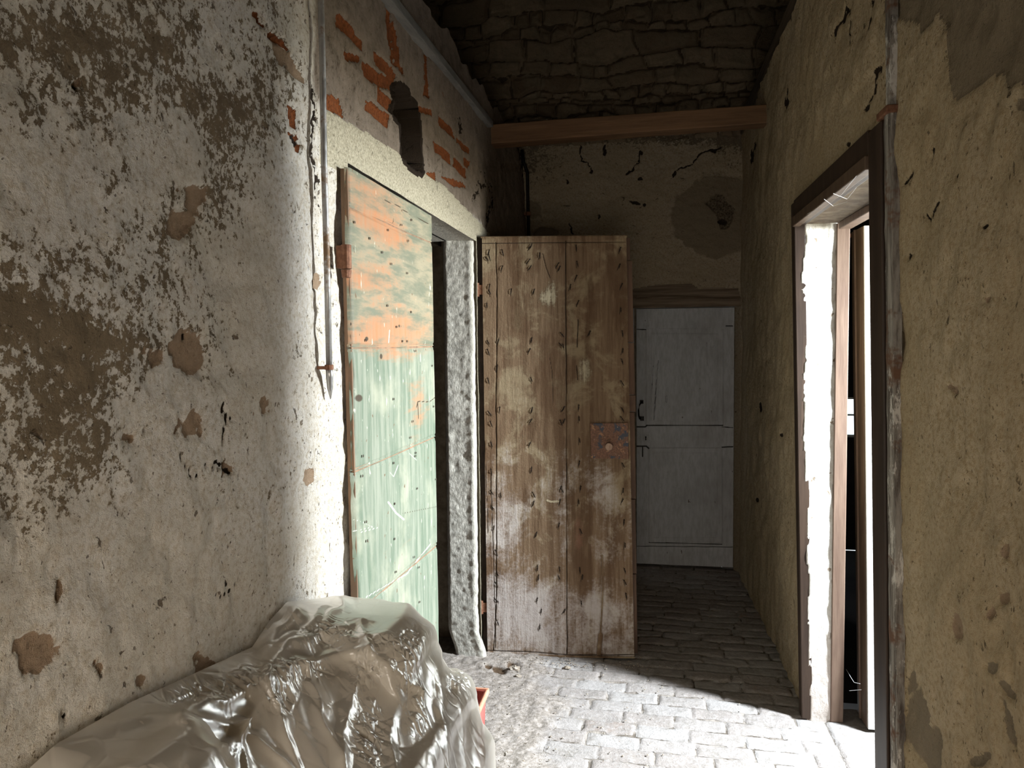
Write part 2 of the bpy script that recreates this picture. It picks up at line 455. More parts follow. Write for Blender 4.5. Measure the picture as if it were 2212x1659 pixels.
def m_lock():
    n = NM('rusty_lock_plate')
    b = n.noise(28, 6, 0.65); f = n.noise(120, 5, 0.7)
    c = n.mix(n.step(f, 0.35, 0.65), (0.11, 0.058, 0.038), (0.20, 0.105, 0.065))
    c = n.mix(n.step(b, 0.52, 0.58), c, (0.055, 0.06, 0.075))
    c = n.mix(n.step(n.noise(45, 4, 0.6), 0.6, 0.66), c, (0.30, 0.165, 0.09))
    return n.done(n.bsdf(c, 0.6, 0.35, n.bump(f, 0.001)))
M['lock'] = m_lock()


def m_sheet():
    n = NM('translucent_polythene')
    wob = n.noise(7, 3, 0.5, dist=0.8); crk = n.attr('crinkle')
    cr1 = n.voro(21, vec=n.map((1, 1, 0.35))); cr2 = n.voro(70, vec=n.map((1, 1, 0.5)))
    h = n.add(n.mul(n.step(cr1, 0.0, 0.10), n.add(n.mul(crk, 0.9), 0.12)), n.mul(wob, 1.0))
    h = n.add(h, n.mul(n.step(cr2, 0.0, 0.25), n.mul(crk, 0.5)))
    nor = n.bump(h, 0.004, 0.7)
    t = n.t.nodes
    tr = t.new('ShaderNodeBsdfTransparent'); tr.inputs[0].default_value = (0.90, 0.88, 0.82, 1)
    df = t.new('ShaderNodeBsdfDiffuse'); df.inputs[0].default_value = (0.80, 0.74, 0.64, 1); n._set(df.inputs['Normal'], nor)
    tl = t.new('ShaderNodeBsdfTranslucent'); tl.inputs[0].default_value = (0.85, 0.79, 0.68, 1); n._set(tl.inputs['Normal'], nor)
    gl = t.new('ShaderNodeBsdfGlossy'); gl.inputs['Roughness'].default_value = 0.25; gl.inputs[0].default_value = (1, 1, 1, 1); n._set(gl.inputs['Normal'], nor)
    def mx(f, a, b):
        m = t.new('ShaderNodeMixShader'); n._set(m.inputs[0], f); n._set(m.inputs[1], a); n._set(m.inputs[2], b); return m.outputs[0]
    fr = t.new('ShaderNodeFresnel'); fr.inputs['IOR'].default_value = 1.45; n._set(fr.inputs['Normal'], nor)
    s = mx(0.35, df.outputs[0], tl.outputs[0]); s = mx(0.20, s, tr.outputs[0])
    s = mx(n.op('MINIMUM', n.mul(fr.outputs[0], 1.0), 0.35), s, gl.outputs[0])
    return n.done(s)
M['sheet'] = m_sheet()

# ------------------------------------------------------------------ the setting
XL, XR, YB = -0.77, 0.645, 4.93


def xr(y, z): return XR - 0.03 * sst(y, 3.1, 4.8) - 0.025 * z * (1 - sst(y, 3.2, 4.8))


def zpoly(pts, ox=700, oy=0, s=3.95): return [(x / s + ox, y / s + oy) for x, y in pts]


# ---- left wall
OL0, OL1, OLT = 1.878, 3.40, 1.985      # doorway in the left wall
Y = np.concatenate([np.linspace(-1.6, 0.5, 12)[:-1], 0.5 * (YB / 0.5) ** np.linspace(0, 1, 560)])
for v in (OL0, OL1): Y[np.argmin(abs(Y - v))] = v
Z = np.linspace(0, 2.74, 370); Z[np.argmin(abs(Z - OLT))] = OLT
YY, ZZ = np.meshgrid(Y, Z, indexing='ij')
crest = sst(ZZ, 2.6, 2.74) * (fbm(YY * 5, YY * 0 + 3, 2) - 0.5) * 0.11
P0 = np.stack([np.full_like(YY, XL), YY, ZZ], -1)
PX, PY = pix(P0)
nw = (fbm(YY * 22, ZZ * 22, 3, 4) - 0.5)
nw = nw + (fbm(YY * 60, ZZ * 60, 3, 3) - 0.5) * .6; PXn = PX + nw * 60 * (PX < 560) + nw * 24 * (PX >= 560); PYn = PY + (fbm(YY * 30, ZZ * 30, 5, 4) - 0.5) * np.where(PX < 560, 50, 22)
stain_shade = np.zeros_like(YY)
for b in [(300, 130, 260, 110, 10, .55), (470, 330, 60, 170, -12, .65), (560, 230, 60, 90, 0, .45), (390, 480, 80, 60, 30, .35), (200, 745, 250, 80, 5, .8), (60, 720, 120, 120, 0, .4),
          (195, 960, 75, 130, 0, .75), (50, 930, 90, 200, 0, .45), (120, 560, 140, 50, 0, .35), (90, 250, 120, 60, 0, .3), (330, 600, 90, 60, 0, .3), (30, 1120, 70, 60, 0, .3), (470, 1030, 60, 40, 0, .22), (560, 1200, 60, 90, 0, .22), (250, 340, 90, 80, 0, .3), (120, 100, 140, 60, 0, .4)]:
    stain_shade += blob(PX, PY, *b[:5]) * b[5]
for b in [(470, 130, 50, 70, 0, .5), (400, 330, 60, 60, 0, .5), (60, 780, 70, 50, 0, .35), (340, 900, 90, 120, 0, .55), (300, 1200, 260, 90, 0, .4), (560, 640, 60, 200, 0, .35), (250, 1400, 250, 120, 0, .3), (100, 380, 120, 50, 0, .25)]:
    stain_shade -= blob(PX, PY, *b[:5]) * b[5]
stain_shade = stain_shade * 0.9 + 0.02
stain_shade[PX > 1060] += 0.25
up = sst(PY, 250, 90) * (PX > 690) * 0.12
stain_shade += up + .22 * sst(PY, 160, -20) * (PX < 640)  # more flaking towards the top, also standing in for dimmer light there
grey = np.maximum(sst(PX, 655, 690) * sst(ZZ, 2.02, 2.14), (PX > 1040) * 1.0) * 0.9  # upper and far wall darkened, for old plaster and for dim light
chip = np.zeros_like(YY)
for b in [(410, 757, 40, 50, 0), (405, 918, 22, 24, 0), (398, 488, 22, 34, 35), (428, 430, 24, 30, -20), (670, 1030, 14, 20, 0), (571, 872, 9, 22, 0), (82, 1408, 46, 44, -30), (300, 1470, 18, 14, 0), (445, 1432, 22, 22, 0),
          (684, 605, 8, 20, 0), (292, 940, 26, 8, 0), (330, 238, 0.1, .1, 0), (172, 190, 8, 8, 0), (494, 1018, 14, 12, 0), (122, 1280, 8, 24, 0), (330, 770, 20, 26, 20), (196, 1440, 8, 16, 0), (146, 1545, 8, 8, 0),
          (1140, 410, 14, 50, 0), (1150, 480, 12, 30, 0), (1100, 360, 20, 10, 0)]:
    chip = np.maximum(chip, blob(PXn, PYn, *b, p=4))
for pl in ([(573, 60), (600, 90), (632, 135), (660, 180), (662, 190), (630, 165), (600, 140)],):
    chip = np.maximum(chip, inpoly(PXn, PYn, pl) * 1.0)
brick = np.zeros_like(YY)
BR = [[(100, 100), (190, 170), (330, 350), (335, 460), (200, 300), (90, 235)], [(320, 500), (490, 640), (600, 750), (590, 840), (560, 830), (540, 760), (440, 740), (330, 640)],
      [(425, 435), (580, 570), (610, 650), (600, 740), (430, 550)], [(440, 740), (575, 870), (570, 970), (440, 850)], [(360, 850), (550, 980), (550, 1110), (350, 930)],
      [(530, 50), (575, 90), (598, 560), (570, 540), (540, 250)], [(600, 180), (635, 260), (655, 580), (604, 570), (580, 200)], [(868, 420), (888, 440), (905, 840), (858, 810)],
      [(985, 980), (1100, 1110), (1110, 1200), (990, 1070)], [(1116, 1165), (1245, 1260), (1240, 1320), (1122, 1215)], [(940, 1190), (1075, 1315), (1080, 1415), (950, 1290)],
      [(1090, 1335), (1225, 1450), (1225, 1535), (1094, 1430)], [(15, 780), (150, 850), (180, 1005), (25, 925)], [(870, 1480), (965, 1460), (965, 1560), (900, 1510)],
      [(815, 900), (930, 940), (930, 990), (830, 960)], [(1190, 1335), (1255, 1380), (1240, 1440), (1194, 1400)], [(1000, 740), (1025, 790), (1042, 870), (1012, 800)],
      [(150, 430), (300, 480), (310, 540), (190, 520)], [(1010, 1500), (1200, 1560), (1230, 1600), (1100, 1590)], [(620, 560), (690, 570), (685, 640), (640, 620)]]
for pl in BR: brick[inpoly(PX + nw * 5, PY + nw * 5, zpoly(pl))] = 1
for pl in ([(625, 225), (645, 235), (648, 280), (632, 275)], [(626, 284), (650, 290), (656, 330), (640, 325)], [(542, 20), (556, 28), (572, 62), (560, 58)], [(572, 62), (600, 78), (634, 118), (628, 112), (600, 92), (576, 76)]):
    brick[inpoly(PX + nw * 5, PY + nw * 5, pl)] = 0.8
NICHE = zpoly([(600, 770), (640, 755), (740, 800), (760, 870), (810, 920), (830, 1180), (838, 1470), (760, 1430), (665, 1340), (645, 1040), (575, 960), (600, 900)])
niche = inpoly(PX + nw * 4, PY + nw * 4, NICHE)
# dressed-stone lintel and near jamb of the doorway
stone = np.zeros_like(YY)
LIN = [(693, 236), (712, 240), (800, 292), (900, 360), (960, 402), (1058, 505), (1050, 560), (1000, 540), (930, 475), (740, 372), (690, 352)]
stone[inpoly(PX + nw * 6, PY + nw * 6, LIN)] = 1
stone = np.maximum(stone, (YY > 1.80) * (YY < 1.96) * sst(ZZ, 1.75, 2.0) * (ZZ < 2.06) * .8)
stone[(YY > 3.35) & (YY < 3.42) & (ZZ < 2.0)] = 1
dark = np.zeros_like(YY)
for pl, w in [([(675, 180), (676, 225), (681, 300), (686, 400), (690, 458)], 2.2), ([(1160 - 40, 310), (1128, 345), (1140, 380)], 5), ([(1036, 396), (1030, 420), (1022, 440)], 2.2), ([(1044, 375), (1048, 395), (1040, 402)], 2.2),
              ([(452, 1010), (478, 1000), (494, 1018)], 3), ([(392, 975), (402, 1000), (432, 1028)], 1.6), ([(488, 880), (500, 895), (486, 955)], 2.5), ([(1050, 490), (1062, 430), (1058, 400)], 2), ([(993, 255), (996, 285)], 2), ([(505, 1240), (480, 1270), (462, 1295)], 2)]:
    dark = np.maximum(dark, np.clip(1.6 - pline(PXn, PYn, pl) / w, 0, 1))
for b in [(494, 1018, 8, 7, 0), (172, 190, 6, 6, 0), (122, 1283, 4, 5, 0), (146, 1546, 5, 5, 0), (405, 728, 5, 6, 0), (643, 305, 7, 14, -20)]:
    dark = np.maximum(dark, blob(PX, PY, *b, p=4))
disp = (fbm(YY * 4, ZZ * 4, 1, 3) - 0.5) * 0.022 + (fbm(YY * 24, ZZ * 24, 4, 4) - 0.5) * 0.012
st_s = stone > 0.5
disp = np.where(st_s, disp * 0.3 + 0.002, disp) - 0.010 * (brick > 0.5) - 0.006 * sst(chip, 0.3, 0.6) - 0.006 * sst(dark, 0.3, 0.8)
disp = np.where(niche, -0.19 - 0.03 * nw, disp)
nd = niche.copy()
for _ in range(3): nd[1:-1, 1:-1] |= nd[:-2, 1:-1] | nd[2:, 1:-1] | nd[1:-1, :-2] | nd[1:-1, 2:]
dark = np.where(nd, 1.2, dark)  # niche and its rim coloured near-black to deepen the shade inside
reb = (YY > 3.412) & (YY < 3.62) & (ZZ < 2.02); disp = np.where(reb, -.04, disp)
# keep the doorway edges close to true
P = np.stack([XL + disp, YY, ZZ + crest], -1)
yc = (Y[:-1] + Y[1:]) / 2; zc = (Z[:-1] + Z[1:]) / 2
keep = ~(((yc > OL0) & (yc < OL1))[:, None] & (zc < OLT)[None, :])
o = grid_obj('wall_left', P, M['plaster_left'], keep, dict(stain_shade=stain_shade, chip=chip, brick=brick, stone=stone, dark=dark, grey=grey, cement=np.zeros_like(YY)), flip=False)
tag(o, 'whitewashed, flaking plaster wall on the left with exposed bricks over the doorway', 'wall', kind='structure')

# masonry behind the left plaster skin: reveals, top, room behind
b = MB()
b.box((-1.10, -1.6, 0), (XL - 0.02, OL0 - 0.004, 2.70)); b.box((-1.10, OL0 - 0.004, OLT + .006), (XL - 0.22, OL1 + .2, 2.70)); b.box((-1.10, 3.60, 0), (XL - 0.02, YB, 2.70))
tag(b.build('wall_left_core', M['rough_plaster']), kind='structure')
b = MB(); b.box((XL - 0.15, OL0 - 0.004, OLT + .006), (XL - 0.002, OL1 + .02, OLT + 0.02)); b.box((-1.10, OL0 - .02, OLT + .006), (XL - .14, OL1 + .01, OLT + .02))
tag(b.build('trim_1', M['jamb']), kind='structure')
# far jamb of dressed stone with a rolled edge; plan profile swept upwards
prof = [(-0.925, 3.55), (-0.915, 3.42), (-0.90, 3.402), (-0.86, 3.40), (-0.815, 3.397), (-0.803, 3.396), (-0.795, 3.394), (-0.782, 3.391), (-0.769, 3.394), (-0.762, 3.402), (-0.762, 3.418), (-0.768, 3.425), (-0.80, 3.430), (-0.80, 3.50), (-0.80, 3.56)]
pp = []
for (x1, y1), (x2, y2) in zip(prof[:-1], prof[1:]):
    k = max(1, int(math.hypot(x2 - x1, y2 - y1) / 0.006))
    for i in range(k): pp.append((x1 + (x2 - x1) * i / k, y1 + (y2 - y1) * i / k))
pp.append(prof[-1]); pp = np.array(pp) + np.array([-.018, 0])
zz = np.linspace(-0.01, 2.0, 300)
JP = np.zeros((len(pp), len(zz), 3)); s_ = np.linspace(0, 1, len(pp))
S, Zj = np.meshgrid(np.arange(len(pp)) * 0.006, zz, indexing='ij')
nn = (fbm(S * 40, Zj * 40, 2, 4) - 0.5) * 0.012 + (fbm(S * 8, Zj * 8, 3, 2) - 0.5) * 0.012
foot = sst(Zj, 0.14, 0.0) * 0.035
JP[..., 0] = pp[:, 0][:, None] + nn * 0.5 + foot; JP[..., 1] = pp[:, 1][:, None] - nn; JP[..., 2] = zz[None, :]
edge = ((pp[:, 0] > -0.80) & (pp[:, 1] < 3.41)).astype(float)[:, None] * np.ones_like(Zj)  # rolled edge coloured paler, as if catching the light
tag(grid_obj('trim_2', JP, M['jamb'], attrs=dict(edge=edge * 0.7), flip=False), kind='structure')
# dark room behind the left doorway
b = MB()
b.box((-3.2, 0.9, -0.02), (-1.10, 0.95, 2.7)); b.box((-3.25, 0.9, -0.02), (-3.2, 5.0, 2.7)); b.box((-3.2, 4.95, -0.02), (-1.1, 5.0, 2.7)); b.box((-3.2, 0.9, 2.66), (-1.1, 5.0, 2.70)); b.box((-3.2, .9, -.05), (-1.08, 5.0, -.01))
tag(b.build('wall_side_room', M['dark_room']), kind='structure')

# ---- right wall
OR0, OR1, ORT = 2.065, 3.03, 1.955
Y = np.concatenate([np.linspace(-1.6, 0.6, 12)[:-1], 0.6 * (YB / 0.6) ** np.linspace(0, 1, 470)])
for v in (OR0, OR1): Y[np.argmin(abs(Y - v))] = v
Z = np.linspace(0, 2.80, 340); Z[np.argmin(abs(Z - ORT))] = ORT
YY, ZZ = np.meshgrid(Y, Z, indexing='ij')
P0 = np.stack([xr(YY, ZZ), YY, ZZ], -1); PX, PY = pix(P0)
nw = (fbm(YY * 20, ZZ * 20, 6, 4) - 0.5); PXn = PX + nw * 22; PYn = PY + (fbm(YY * 20, ZZ * 20, 2, 4) - 0.5) * 22
stain_shade = np.full_like(YY, -0.06)
TOPR = zpoly([(110, -900), (110, 90), (200, 120), (260, 130), (290, 215), (400, 80), (440, 200), (470, 480), (500, 580), (560, 570), (650, 490), (790, 430), (830, 530), (930, 500), (1600, 450), (1600, -900)], 1880, 0, 2.765)
cement = inpoly(PXn, PYn, TOPR).astype(float) * 0.9
for b in [(2215, 225, 26, 14, 0), (1980, 1560, 26, 90, 0), (2005, 1620, 30, 60, 0), (2150, 1440, 22, 14, 20), (2182, 1490, 40, 10, 45), (2110, 1640, 30, 14, -20), (1965, 1470, 8, 30, 0), (2180, 1560, 14, 60, -20)]:
    cement = np.maximum(cement, blob(PXn, PYn, *b, p=3) * 0.75)
for b in [(1960, 1400, 40, 60, 0, .25), (2060, 1560, 60, 60, 0, .2), (2040, 600, 60, 30, 0, .15), (1900, 130, 60, 100, 0, .15)]: stain_shade += blob(PX, PY, *b[:5]) * b[5]
chip = np.zeros_like(YY)
for b in [(2067, 1357, 14, 28, 0), (2178, 1195, 7, 16, 0), (2173, 1290, 10, 14, -25), (2148, 1325, 6, 16, 0), (1932, 1468, 7, 22, 0), (2050, 838, 10, 8, 0), (2140, 640, 12, 6, 0)]:
    chip = np.maximum(chip, blob(PXn, PYn, *b, p=4))
dark = np.zeros_like(YY)
for b in [(1932, 440, 5, 7, 0), (2072, 380, 4, 5, 0), (2132, 490, 6, 4, 0), (1832, 312, 6, 6, 0), (1902, 150, 5, 8, 0), (1635, 1080, 3, 5, 0), (1690, 940, 3, 4, 0), (1640, 880, 3, 12, 0), (2066, 1362, 3, 4, 0), (1960, 555, 4, 8, 0), (1872, 235, 9, 5, -30)]:
    dark = np.maximum(dark, blob(PX, PY, *b, p=4))
for pl, w in [([(1822, 20), (1832, 60), (1838, 110)], 3), ([(1820, 20), (1805, 60), (1796, 80)], 2), ([(1882, 0), (1880, 40), (1872, 75)], 3), ([(1892, 150), (1886, 200), (1870, 232)], 2), ([(2008, 325), (2010, 350)], 2.5), ([(1968, 368), (1953, 400)], 2.5), ([(1990, 462), (2000, 472), (2025, 440)], 3), ([(1700, 190), (1698, 230)], 2.5), ([(1620, 350), (1632, 300)], 3)]:
    dark = np.maximum(dark, np.clip(1.5 - pline(PXn, PYn, pl) / w, 0, 1))
disp = (fbm(YY * 4, ZZ * 4, 5, 3) - 0.5) * 0.030 + (fbm(YY * 20, ZZ * 14, 7, 4) - 0.5) * 0.018
near_o = np.exp(-((np.clip(np.maximum(OR0 - YY, YY - OR1), 0, 9) / 0.10) ** 2)) * (ZZ < 2.2)
disp = disp * (1 - 0.8 * near_o) + 0.005 * (cement > 0.4) + 0.008 * sst(chip, .3, .6) + 0.008 * sst(dark, .3, .8)
P = P0.copy(); P[..., 0] += disp
yc = (Y[:-1] + Y[1:]) / 2; zc = (Z[:-1] + Z[1:]) / 2
keep = ~(((yc > OR0) & (yc < OR1))[:, None] & (zc < ORT)[None, :])
z0 = np.zeros_like(YY)
o = grid_obj('wall_right', P, M['plaster_right'], keep, dict(stain_shade=stain_shade, chip=chip, brick=z0, stone=z0, dark=dark, cement=cement), flip=True)
tag(o, 'tan rough-plastered wall on the right around the bright doorway', 'wall', kind='structure')
b = MB()
b.box((XR + 0.03, -1.6, 0), (0.77, OR0 - 0.002, 2.76)); b.box((XR + 0.03, OR0 - .002, ORT + 0.01), (0.77, OR1 + .004, 2.76)); b.box((XR + 0.03, OR1 + 0.006, 0), (0.77, YB, 2.76))
tag(b.build('wall_right_core', M['rough_plaster']), kind='structure')

# reveals of the right doorway
xs = np.linspace(0.565, 0.772, 40); zs = np.linspace(-0.01, ORT + 0.01, 330)
XX, ZZ = np.meshgrid(xs, zs, indexing='ij')
e = (fbm(ZZ * 9, XX * 0, 1, 5) - 0.5)
dk = ((XX - xr(3.0, ZZ)) < 0.004 + 0.03 * e).astype(float); dk2 = (XX > 0.732 + 0.02 * (fbm(ZZ * 12, XX * 0 + 5, 4, 4) - 0.5)).astype(float)
bumpy = (fbm(XX * 25, ZZ * 18, 3, 4) - 0.5) * 0.008 - 0.002 + 0.008 * np.maximum(dk, dk2)
RV = np.stack([XX, OR1 - 0.003 + bumpy, ZZ], -1)
keep = None
RV[..., 0] = np.maximum(RV[..., 0], xr(RV[..., 1], ZZ) - 0.004)
tag(grid_obj('trim_3', RV, M['reveal'], attrs=dict(dark=np.maximum(dk, dk2) * .8, low=sst(ZZ, .7, 0.0)), flip=False), kind='structure')
RN = RV.copy(); RN[..., 1] = OR0 + 0.003
tag(grid_obj('trim_4', RN, M['reveal'], attrs=dict(dark=dk * 0, low=sst(ZZ, .7, 0.0)), flip=True), kind='structure')
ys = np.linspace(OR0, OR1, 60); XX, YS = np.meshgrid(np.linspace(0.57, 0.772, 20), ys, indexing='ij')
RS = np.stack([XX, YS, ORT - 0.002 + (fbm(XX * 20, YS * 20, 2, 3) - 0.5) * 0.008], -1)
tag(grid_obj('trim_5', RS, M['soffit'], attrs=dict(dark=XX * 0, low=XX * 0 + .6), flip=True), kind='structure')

# brown architrave boards round the right doorway
fr = empty('door_frame', (XR, 2.65, 0)); tag(fr, 'dark brown wooden door frame around the bright doorway in the right wall', 'door frame')
def wallbox(y0, y1, z0, z1, t, off=0.0, tilt=0.0):
    c = []
    for z in (z0, z1):
        sh = tilt * (z - z0)
        for x, y in ((0, y0), (1, y0), (1, y1), (0, y1)):
            xx = float(xr(np.array(y), np.array(z))) - off
            c.append((xx - t if x == 0 else xx + 0.02, y + sh, z))
    return c
FT = 0.024
p1 = MB().hexa(wallbox(OR1 - 0.004, OR1 + 0.048, 0, 2.038, FT)).build('side_board', M['brown_paint'], bevel=0.004)
p2 = MB().hexa(wallbox(OR0 - 0.10, OR0 + 0.004, 0, 2.038, FT)).build('side_board', M['brown_paint'], bevel=0.004)
p3 = MB().hexa(wallbox(OR0 + 0.004, OR1 - 0.004, ORT - 0.006, 2.045, FT)).build('head_board', M['brown_paint'], bevel=0.004)
p4 = MB().hexa(wallbox(OR0 + 0.004, OR1 - 0.008, ORT - 0.012, ORT + 0.025, 0.008, off=0.024)).build('head_moulding', M['brown_leaf'], bevel=0.003)
b = MB(); b.box((0.727, OR1 - 0.012, 0), (0.775, OR1 - 0.002, ORT - .005)); p5 = b.build('inner_side_board', M['pale_brown'], bevel=0.003)
b = MB(); b.box((0.727, OR0 + .004, 0), (0.775, OR0 + 0.030, ORT - .005)); p6 = b.build('inner_side_board', M['pale_brown'], bevel=0.003)
b = MB(); b.box((0.729, OR0 + .03, ORT - 0.030), (0.775, OR1 - 0.03, ORT - .004)); p7 = b.build('inner_head_board', M['pale_brown'], bevel=0.003)
under(fr, p1, p2, p3, p4, p5, p6, p7)

# weathered grey cover strip running up the wall beside the frame
rng = random.Random(3)
st = empty('weathered_wood_strip', (XR - 0.02, 1.93, 0)); tag(st, 'tall grey weathered wooden strip with peeling paint beside the brown door frame', 'wood strip')
def strip(y0, y1, z0, z1, t, mat, name):
    n = 60; V = []; Fc = []
    for i in range(n + 1):
        z = z0 + (z1 - z0) * i / n; x = float(xr(np.array(y0), np.array(z)))
        j = [rng.uniform(-.0012, .0012) for _ in range(4)]
        V += [(x + 0.004, y0 + j[0], z), (x - t * .7 + j[1], y0 + j[0], z), (x - t, (y0 + y1) / 2 - .01, z), (x - t + j[2], y1 - 0.012 + j[3], z), (x - t * .8, y1 + j[3], z), (x + 0.004, y1 + j[3], z)]
    for i in range(n):
        for k in range(5):
            a = i * 6 + k; Fc.append((a, a + 1, a + 7, a + 6))
        Fc.append((i * 6 + 5, i * 6, i * 6 + 6, i * 6 + 11))
    Fc.append((5, 4, 3, 2, 1, 0)); Fc.append(tuple(n * 6 + k for k in range(6)))
    return mesh_obj(name, V, Fc, mat)
s1 = strip(1.912, 1.958, 0, 2.04, 0.022, M['weathered'], 'lower_strip')
s2 = strip(1.918, 1.952, 2.06, 2.76, 0.018, M['weathered'], 'upper_strip')
b = MB(); b.hexa(wallbox(1.905, 1.985, 2.04, 2.058, 0.028)); s3 = b.build('joint_bracket', M['rust'], bevel=0.003)
under(st, s1, s2, s3)

# leaf opened outwards, hinged on the far jamb
lf = empty('door_4', (0.84, 3.05, 0)); tag(lf, 'brown door leaf opened outwards, seen edge-on inside the bright right doorway', 'door', kind='structure')
LX = 0.845
def lp(px, py): return at(px, py, 0, LX)
tn, tf_, bn, bf = lp(1863, 470)[1], lp(1839, 470)[1], lp(1872, 1537)[1], lp(1852, 1537)[1]
bz, tz = 0.015, 1.95
c = [(LX, bn, bz), (LX + .72, bn, bz), (LX + .72, bf, bz), (LX, bf, bz), (LX, tn, tz), (LX + .72, tn, tz), (LX + .72, tf_, tz), (LX, tf_, tz)]
a1 = MB().hexa(c).build('leaf_panel', M['brown_leaf'], bevel=0.003)
mt, mb_ = tf_ * .62 + tn * .38, bf * .62 + bn * .38
a2 = MB().hexa([(LX - .006, mb_ - .005, bz), (LX + .002, mb_ - .005, bz), (LX + .002, mb_ + .005, bz), (LX - .006, mb_ + .005, bz), (LX - .006, mt - .005, tz), (LX + .002, mt - .005, tz), (LX + .002, mt + .005, tz), (LX - .006, mt + .005, tz)]).build('edge_bead', M['pale_brown'])
a3 = MB().hexa([(LX + .004, bn - .012, bz), (LX + .71, bn - .012, bz), (LX + .71, bn - .0005, bz), (LX + .004, bn - .0005, bz), (LX + .004, tn - .012, tz), (LX + .71, tn - .012, tz), (LX + .71, tn - .0005, tz), (LX + .004, tn - .0005, tz)]).build('white_face', M['white_paint'])
tag(a3, 'white painted face of the leaf')
h = lp(1832, 478); a4 = MB().tube([(LX - 0.01, tf_ + .012, 1.86), (LX - 0.01, tf_ + .012, 1.965)], 0.007, 8).box((LX - .02, tf_, 1.93), (LX + .03, tf_ + .02, 1.945)).build('hinge', M['rust'])
under(lf, a1, a2, a3, a4)

# side passage beyond the right doorway
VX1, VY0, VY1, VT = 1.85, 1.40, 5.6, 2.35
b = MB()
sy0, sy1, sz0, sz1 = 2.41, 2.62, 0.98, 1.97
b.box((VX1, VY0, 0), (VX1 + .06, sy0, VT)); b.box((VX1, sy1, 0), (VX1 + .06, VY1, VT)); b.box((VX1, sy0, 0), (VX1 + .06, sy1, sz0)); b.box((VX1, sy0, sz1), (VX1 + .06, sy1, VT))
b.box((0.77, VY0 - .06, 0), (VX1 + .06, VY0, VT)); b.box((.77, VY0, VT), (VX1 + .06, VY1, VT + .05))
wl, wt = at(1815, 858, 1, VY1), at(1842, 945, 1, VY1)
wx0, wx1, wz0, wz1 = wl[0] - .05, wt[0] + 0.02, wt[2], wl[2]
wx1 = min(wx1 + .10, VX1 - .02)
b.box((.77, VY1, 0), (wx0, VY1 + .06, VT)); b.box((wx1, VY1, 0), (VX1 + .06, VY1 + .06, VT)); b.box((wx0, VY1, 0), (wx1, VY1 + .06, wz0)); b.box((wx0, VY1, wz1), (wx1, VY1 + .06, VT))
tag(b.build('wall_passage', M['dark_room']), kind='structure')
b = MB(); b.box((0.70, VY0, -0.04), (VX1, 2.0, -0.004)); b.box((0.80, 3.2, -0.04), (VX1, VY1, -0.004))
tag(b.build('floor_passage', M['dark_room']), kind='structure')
b = MB()
for z in (wz0, (wz0 + wz1) / 2 + .01, wz1 - .015): b.box((wx0, VY1 + .015, z), (wx1, VY1 + .04, z + (.012 if z > wz0 and z < wz1 - .02 else .018)))
b.box((wx0, VY1 + .015, wz0), (wx0 + .02, VY1 + .04, wz1)); b.box((wx1 - .02, VY1 + .015, wz0), (wx1, VY1 + .04, wz1))
tag(b.build('window_1', M['white_paint']), 'small bright window seen through the gap behind the open brown door', 'window', kind='structure')

# ---- back wall
X = np.linspace(-0.80, 0.66, 240); Z = np.linspace(0, 2.90, 420)
WD0, WD1, WDT = -0.20, 0.605, 1.765
for v in (WD1 - .01,): X[np.argmin(abs(X - v))] = v
XX, ZZ = np.meshgrid(X, Z, indexing='ij')
P0 = np.stack([XX, np.full_like(XX, YB), ZZ], -1); PX, PY = pix(P0)
nw = (fbm(XX * 20, ZZ * 20, 1, 4) - 0.5); PXn = PX + nw * 18; PYn = PY + (fbm(XX * 20, ZZ * 20, 3, 4) - 0.5) * 18
cement = np.maximum(blob(PXn, PYn, 1545, 470, 98, 86, 0, 8), blob(PXn, PYn, 1560, 420, 70, 40, 0, 6)) * 0.9
cement = np.maximum(cement, blob(PXn, PYn, 1153, 455, 14, 20, 0, 6)); cement = np.maximum(cement, blob(PXn, PYn, 1180, 505, 24, 16, 0, 6))
stain_shade = np.full_like(XX, -0.1) + blob(PX, PY, 1150, 330, 50, 60, 0) * .7 + sst(PY, 330, 296) * 0.8 + blob(PX, PY, 1590, 320, 40, 40) * .5
dark = np.zeros_like(XX)
HOLE = [(1522, 438), (1550, 418), (1566, 422), (1572, 436), (1588, 448), (1584, 470), (1572, 492), (1556, 494), (1552, 478), (1548, 462)]
hole = inpoly(PX + nw * 5, PY + nw * 5, HOLE); dark[hole] = 0.5
for b in [(1305, 325, 4, 10, 0), (1388, 326, 5, 4, 0), (1537, 325, 8, 5, 0), (1455, 375, 4, 9, 0), (1275, 372, 5, 4, 0), (1370, 440, 10, 6, 20), (1392, 446, 5, 5, 0), (1297, 468, 4, 4, 0), (1380, 385, 6, 4, 0), (1560, 480, 10, 9, 0), (1225, 395, 3, 8, 0)]:
    dark = np.maximum(dark, blob(PXn, PYn, *b, p=4) * .9)
for pl, w in [([(1250, 310), (1257, 345), (1270, 350), (1275, 372)], 1.8), ([(1382, 326), (1382, 350), (1372, 360), (1356, 376)], 1.8), ([(1535, 322), (1500, 345), (1460, 368)], 2), ([(1535, 322), (1560, 322)], 2), ([(1230, 480), (1235, 508)], 1.6)]:
    dark = np.maximum(dark, np.clip(1.5 - pline(PXn, PYn, pl) / w, 0, 1))
disp = (fbm(XX * 5, ZZ * 5, 5, 3) - 0.5) * 0.02 + (fbm(XX * 16, ZZ * 30, 7, 4) - 0.5) * 0.016
disp = disp - 0.02 * hole - 0.006 * sst(dark, .3, .8) + 0.008 * sst(cement, .3, .6)
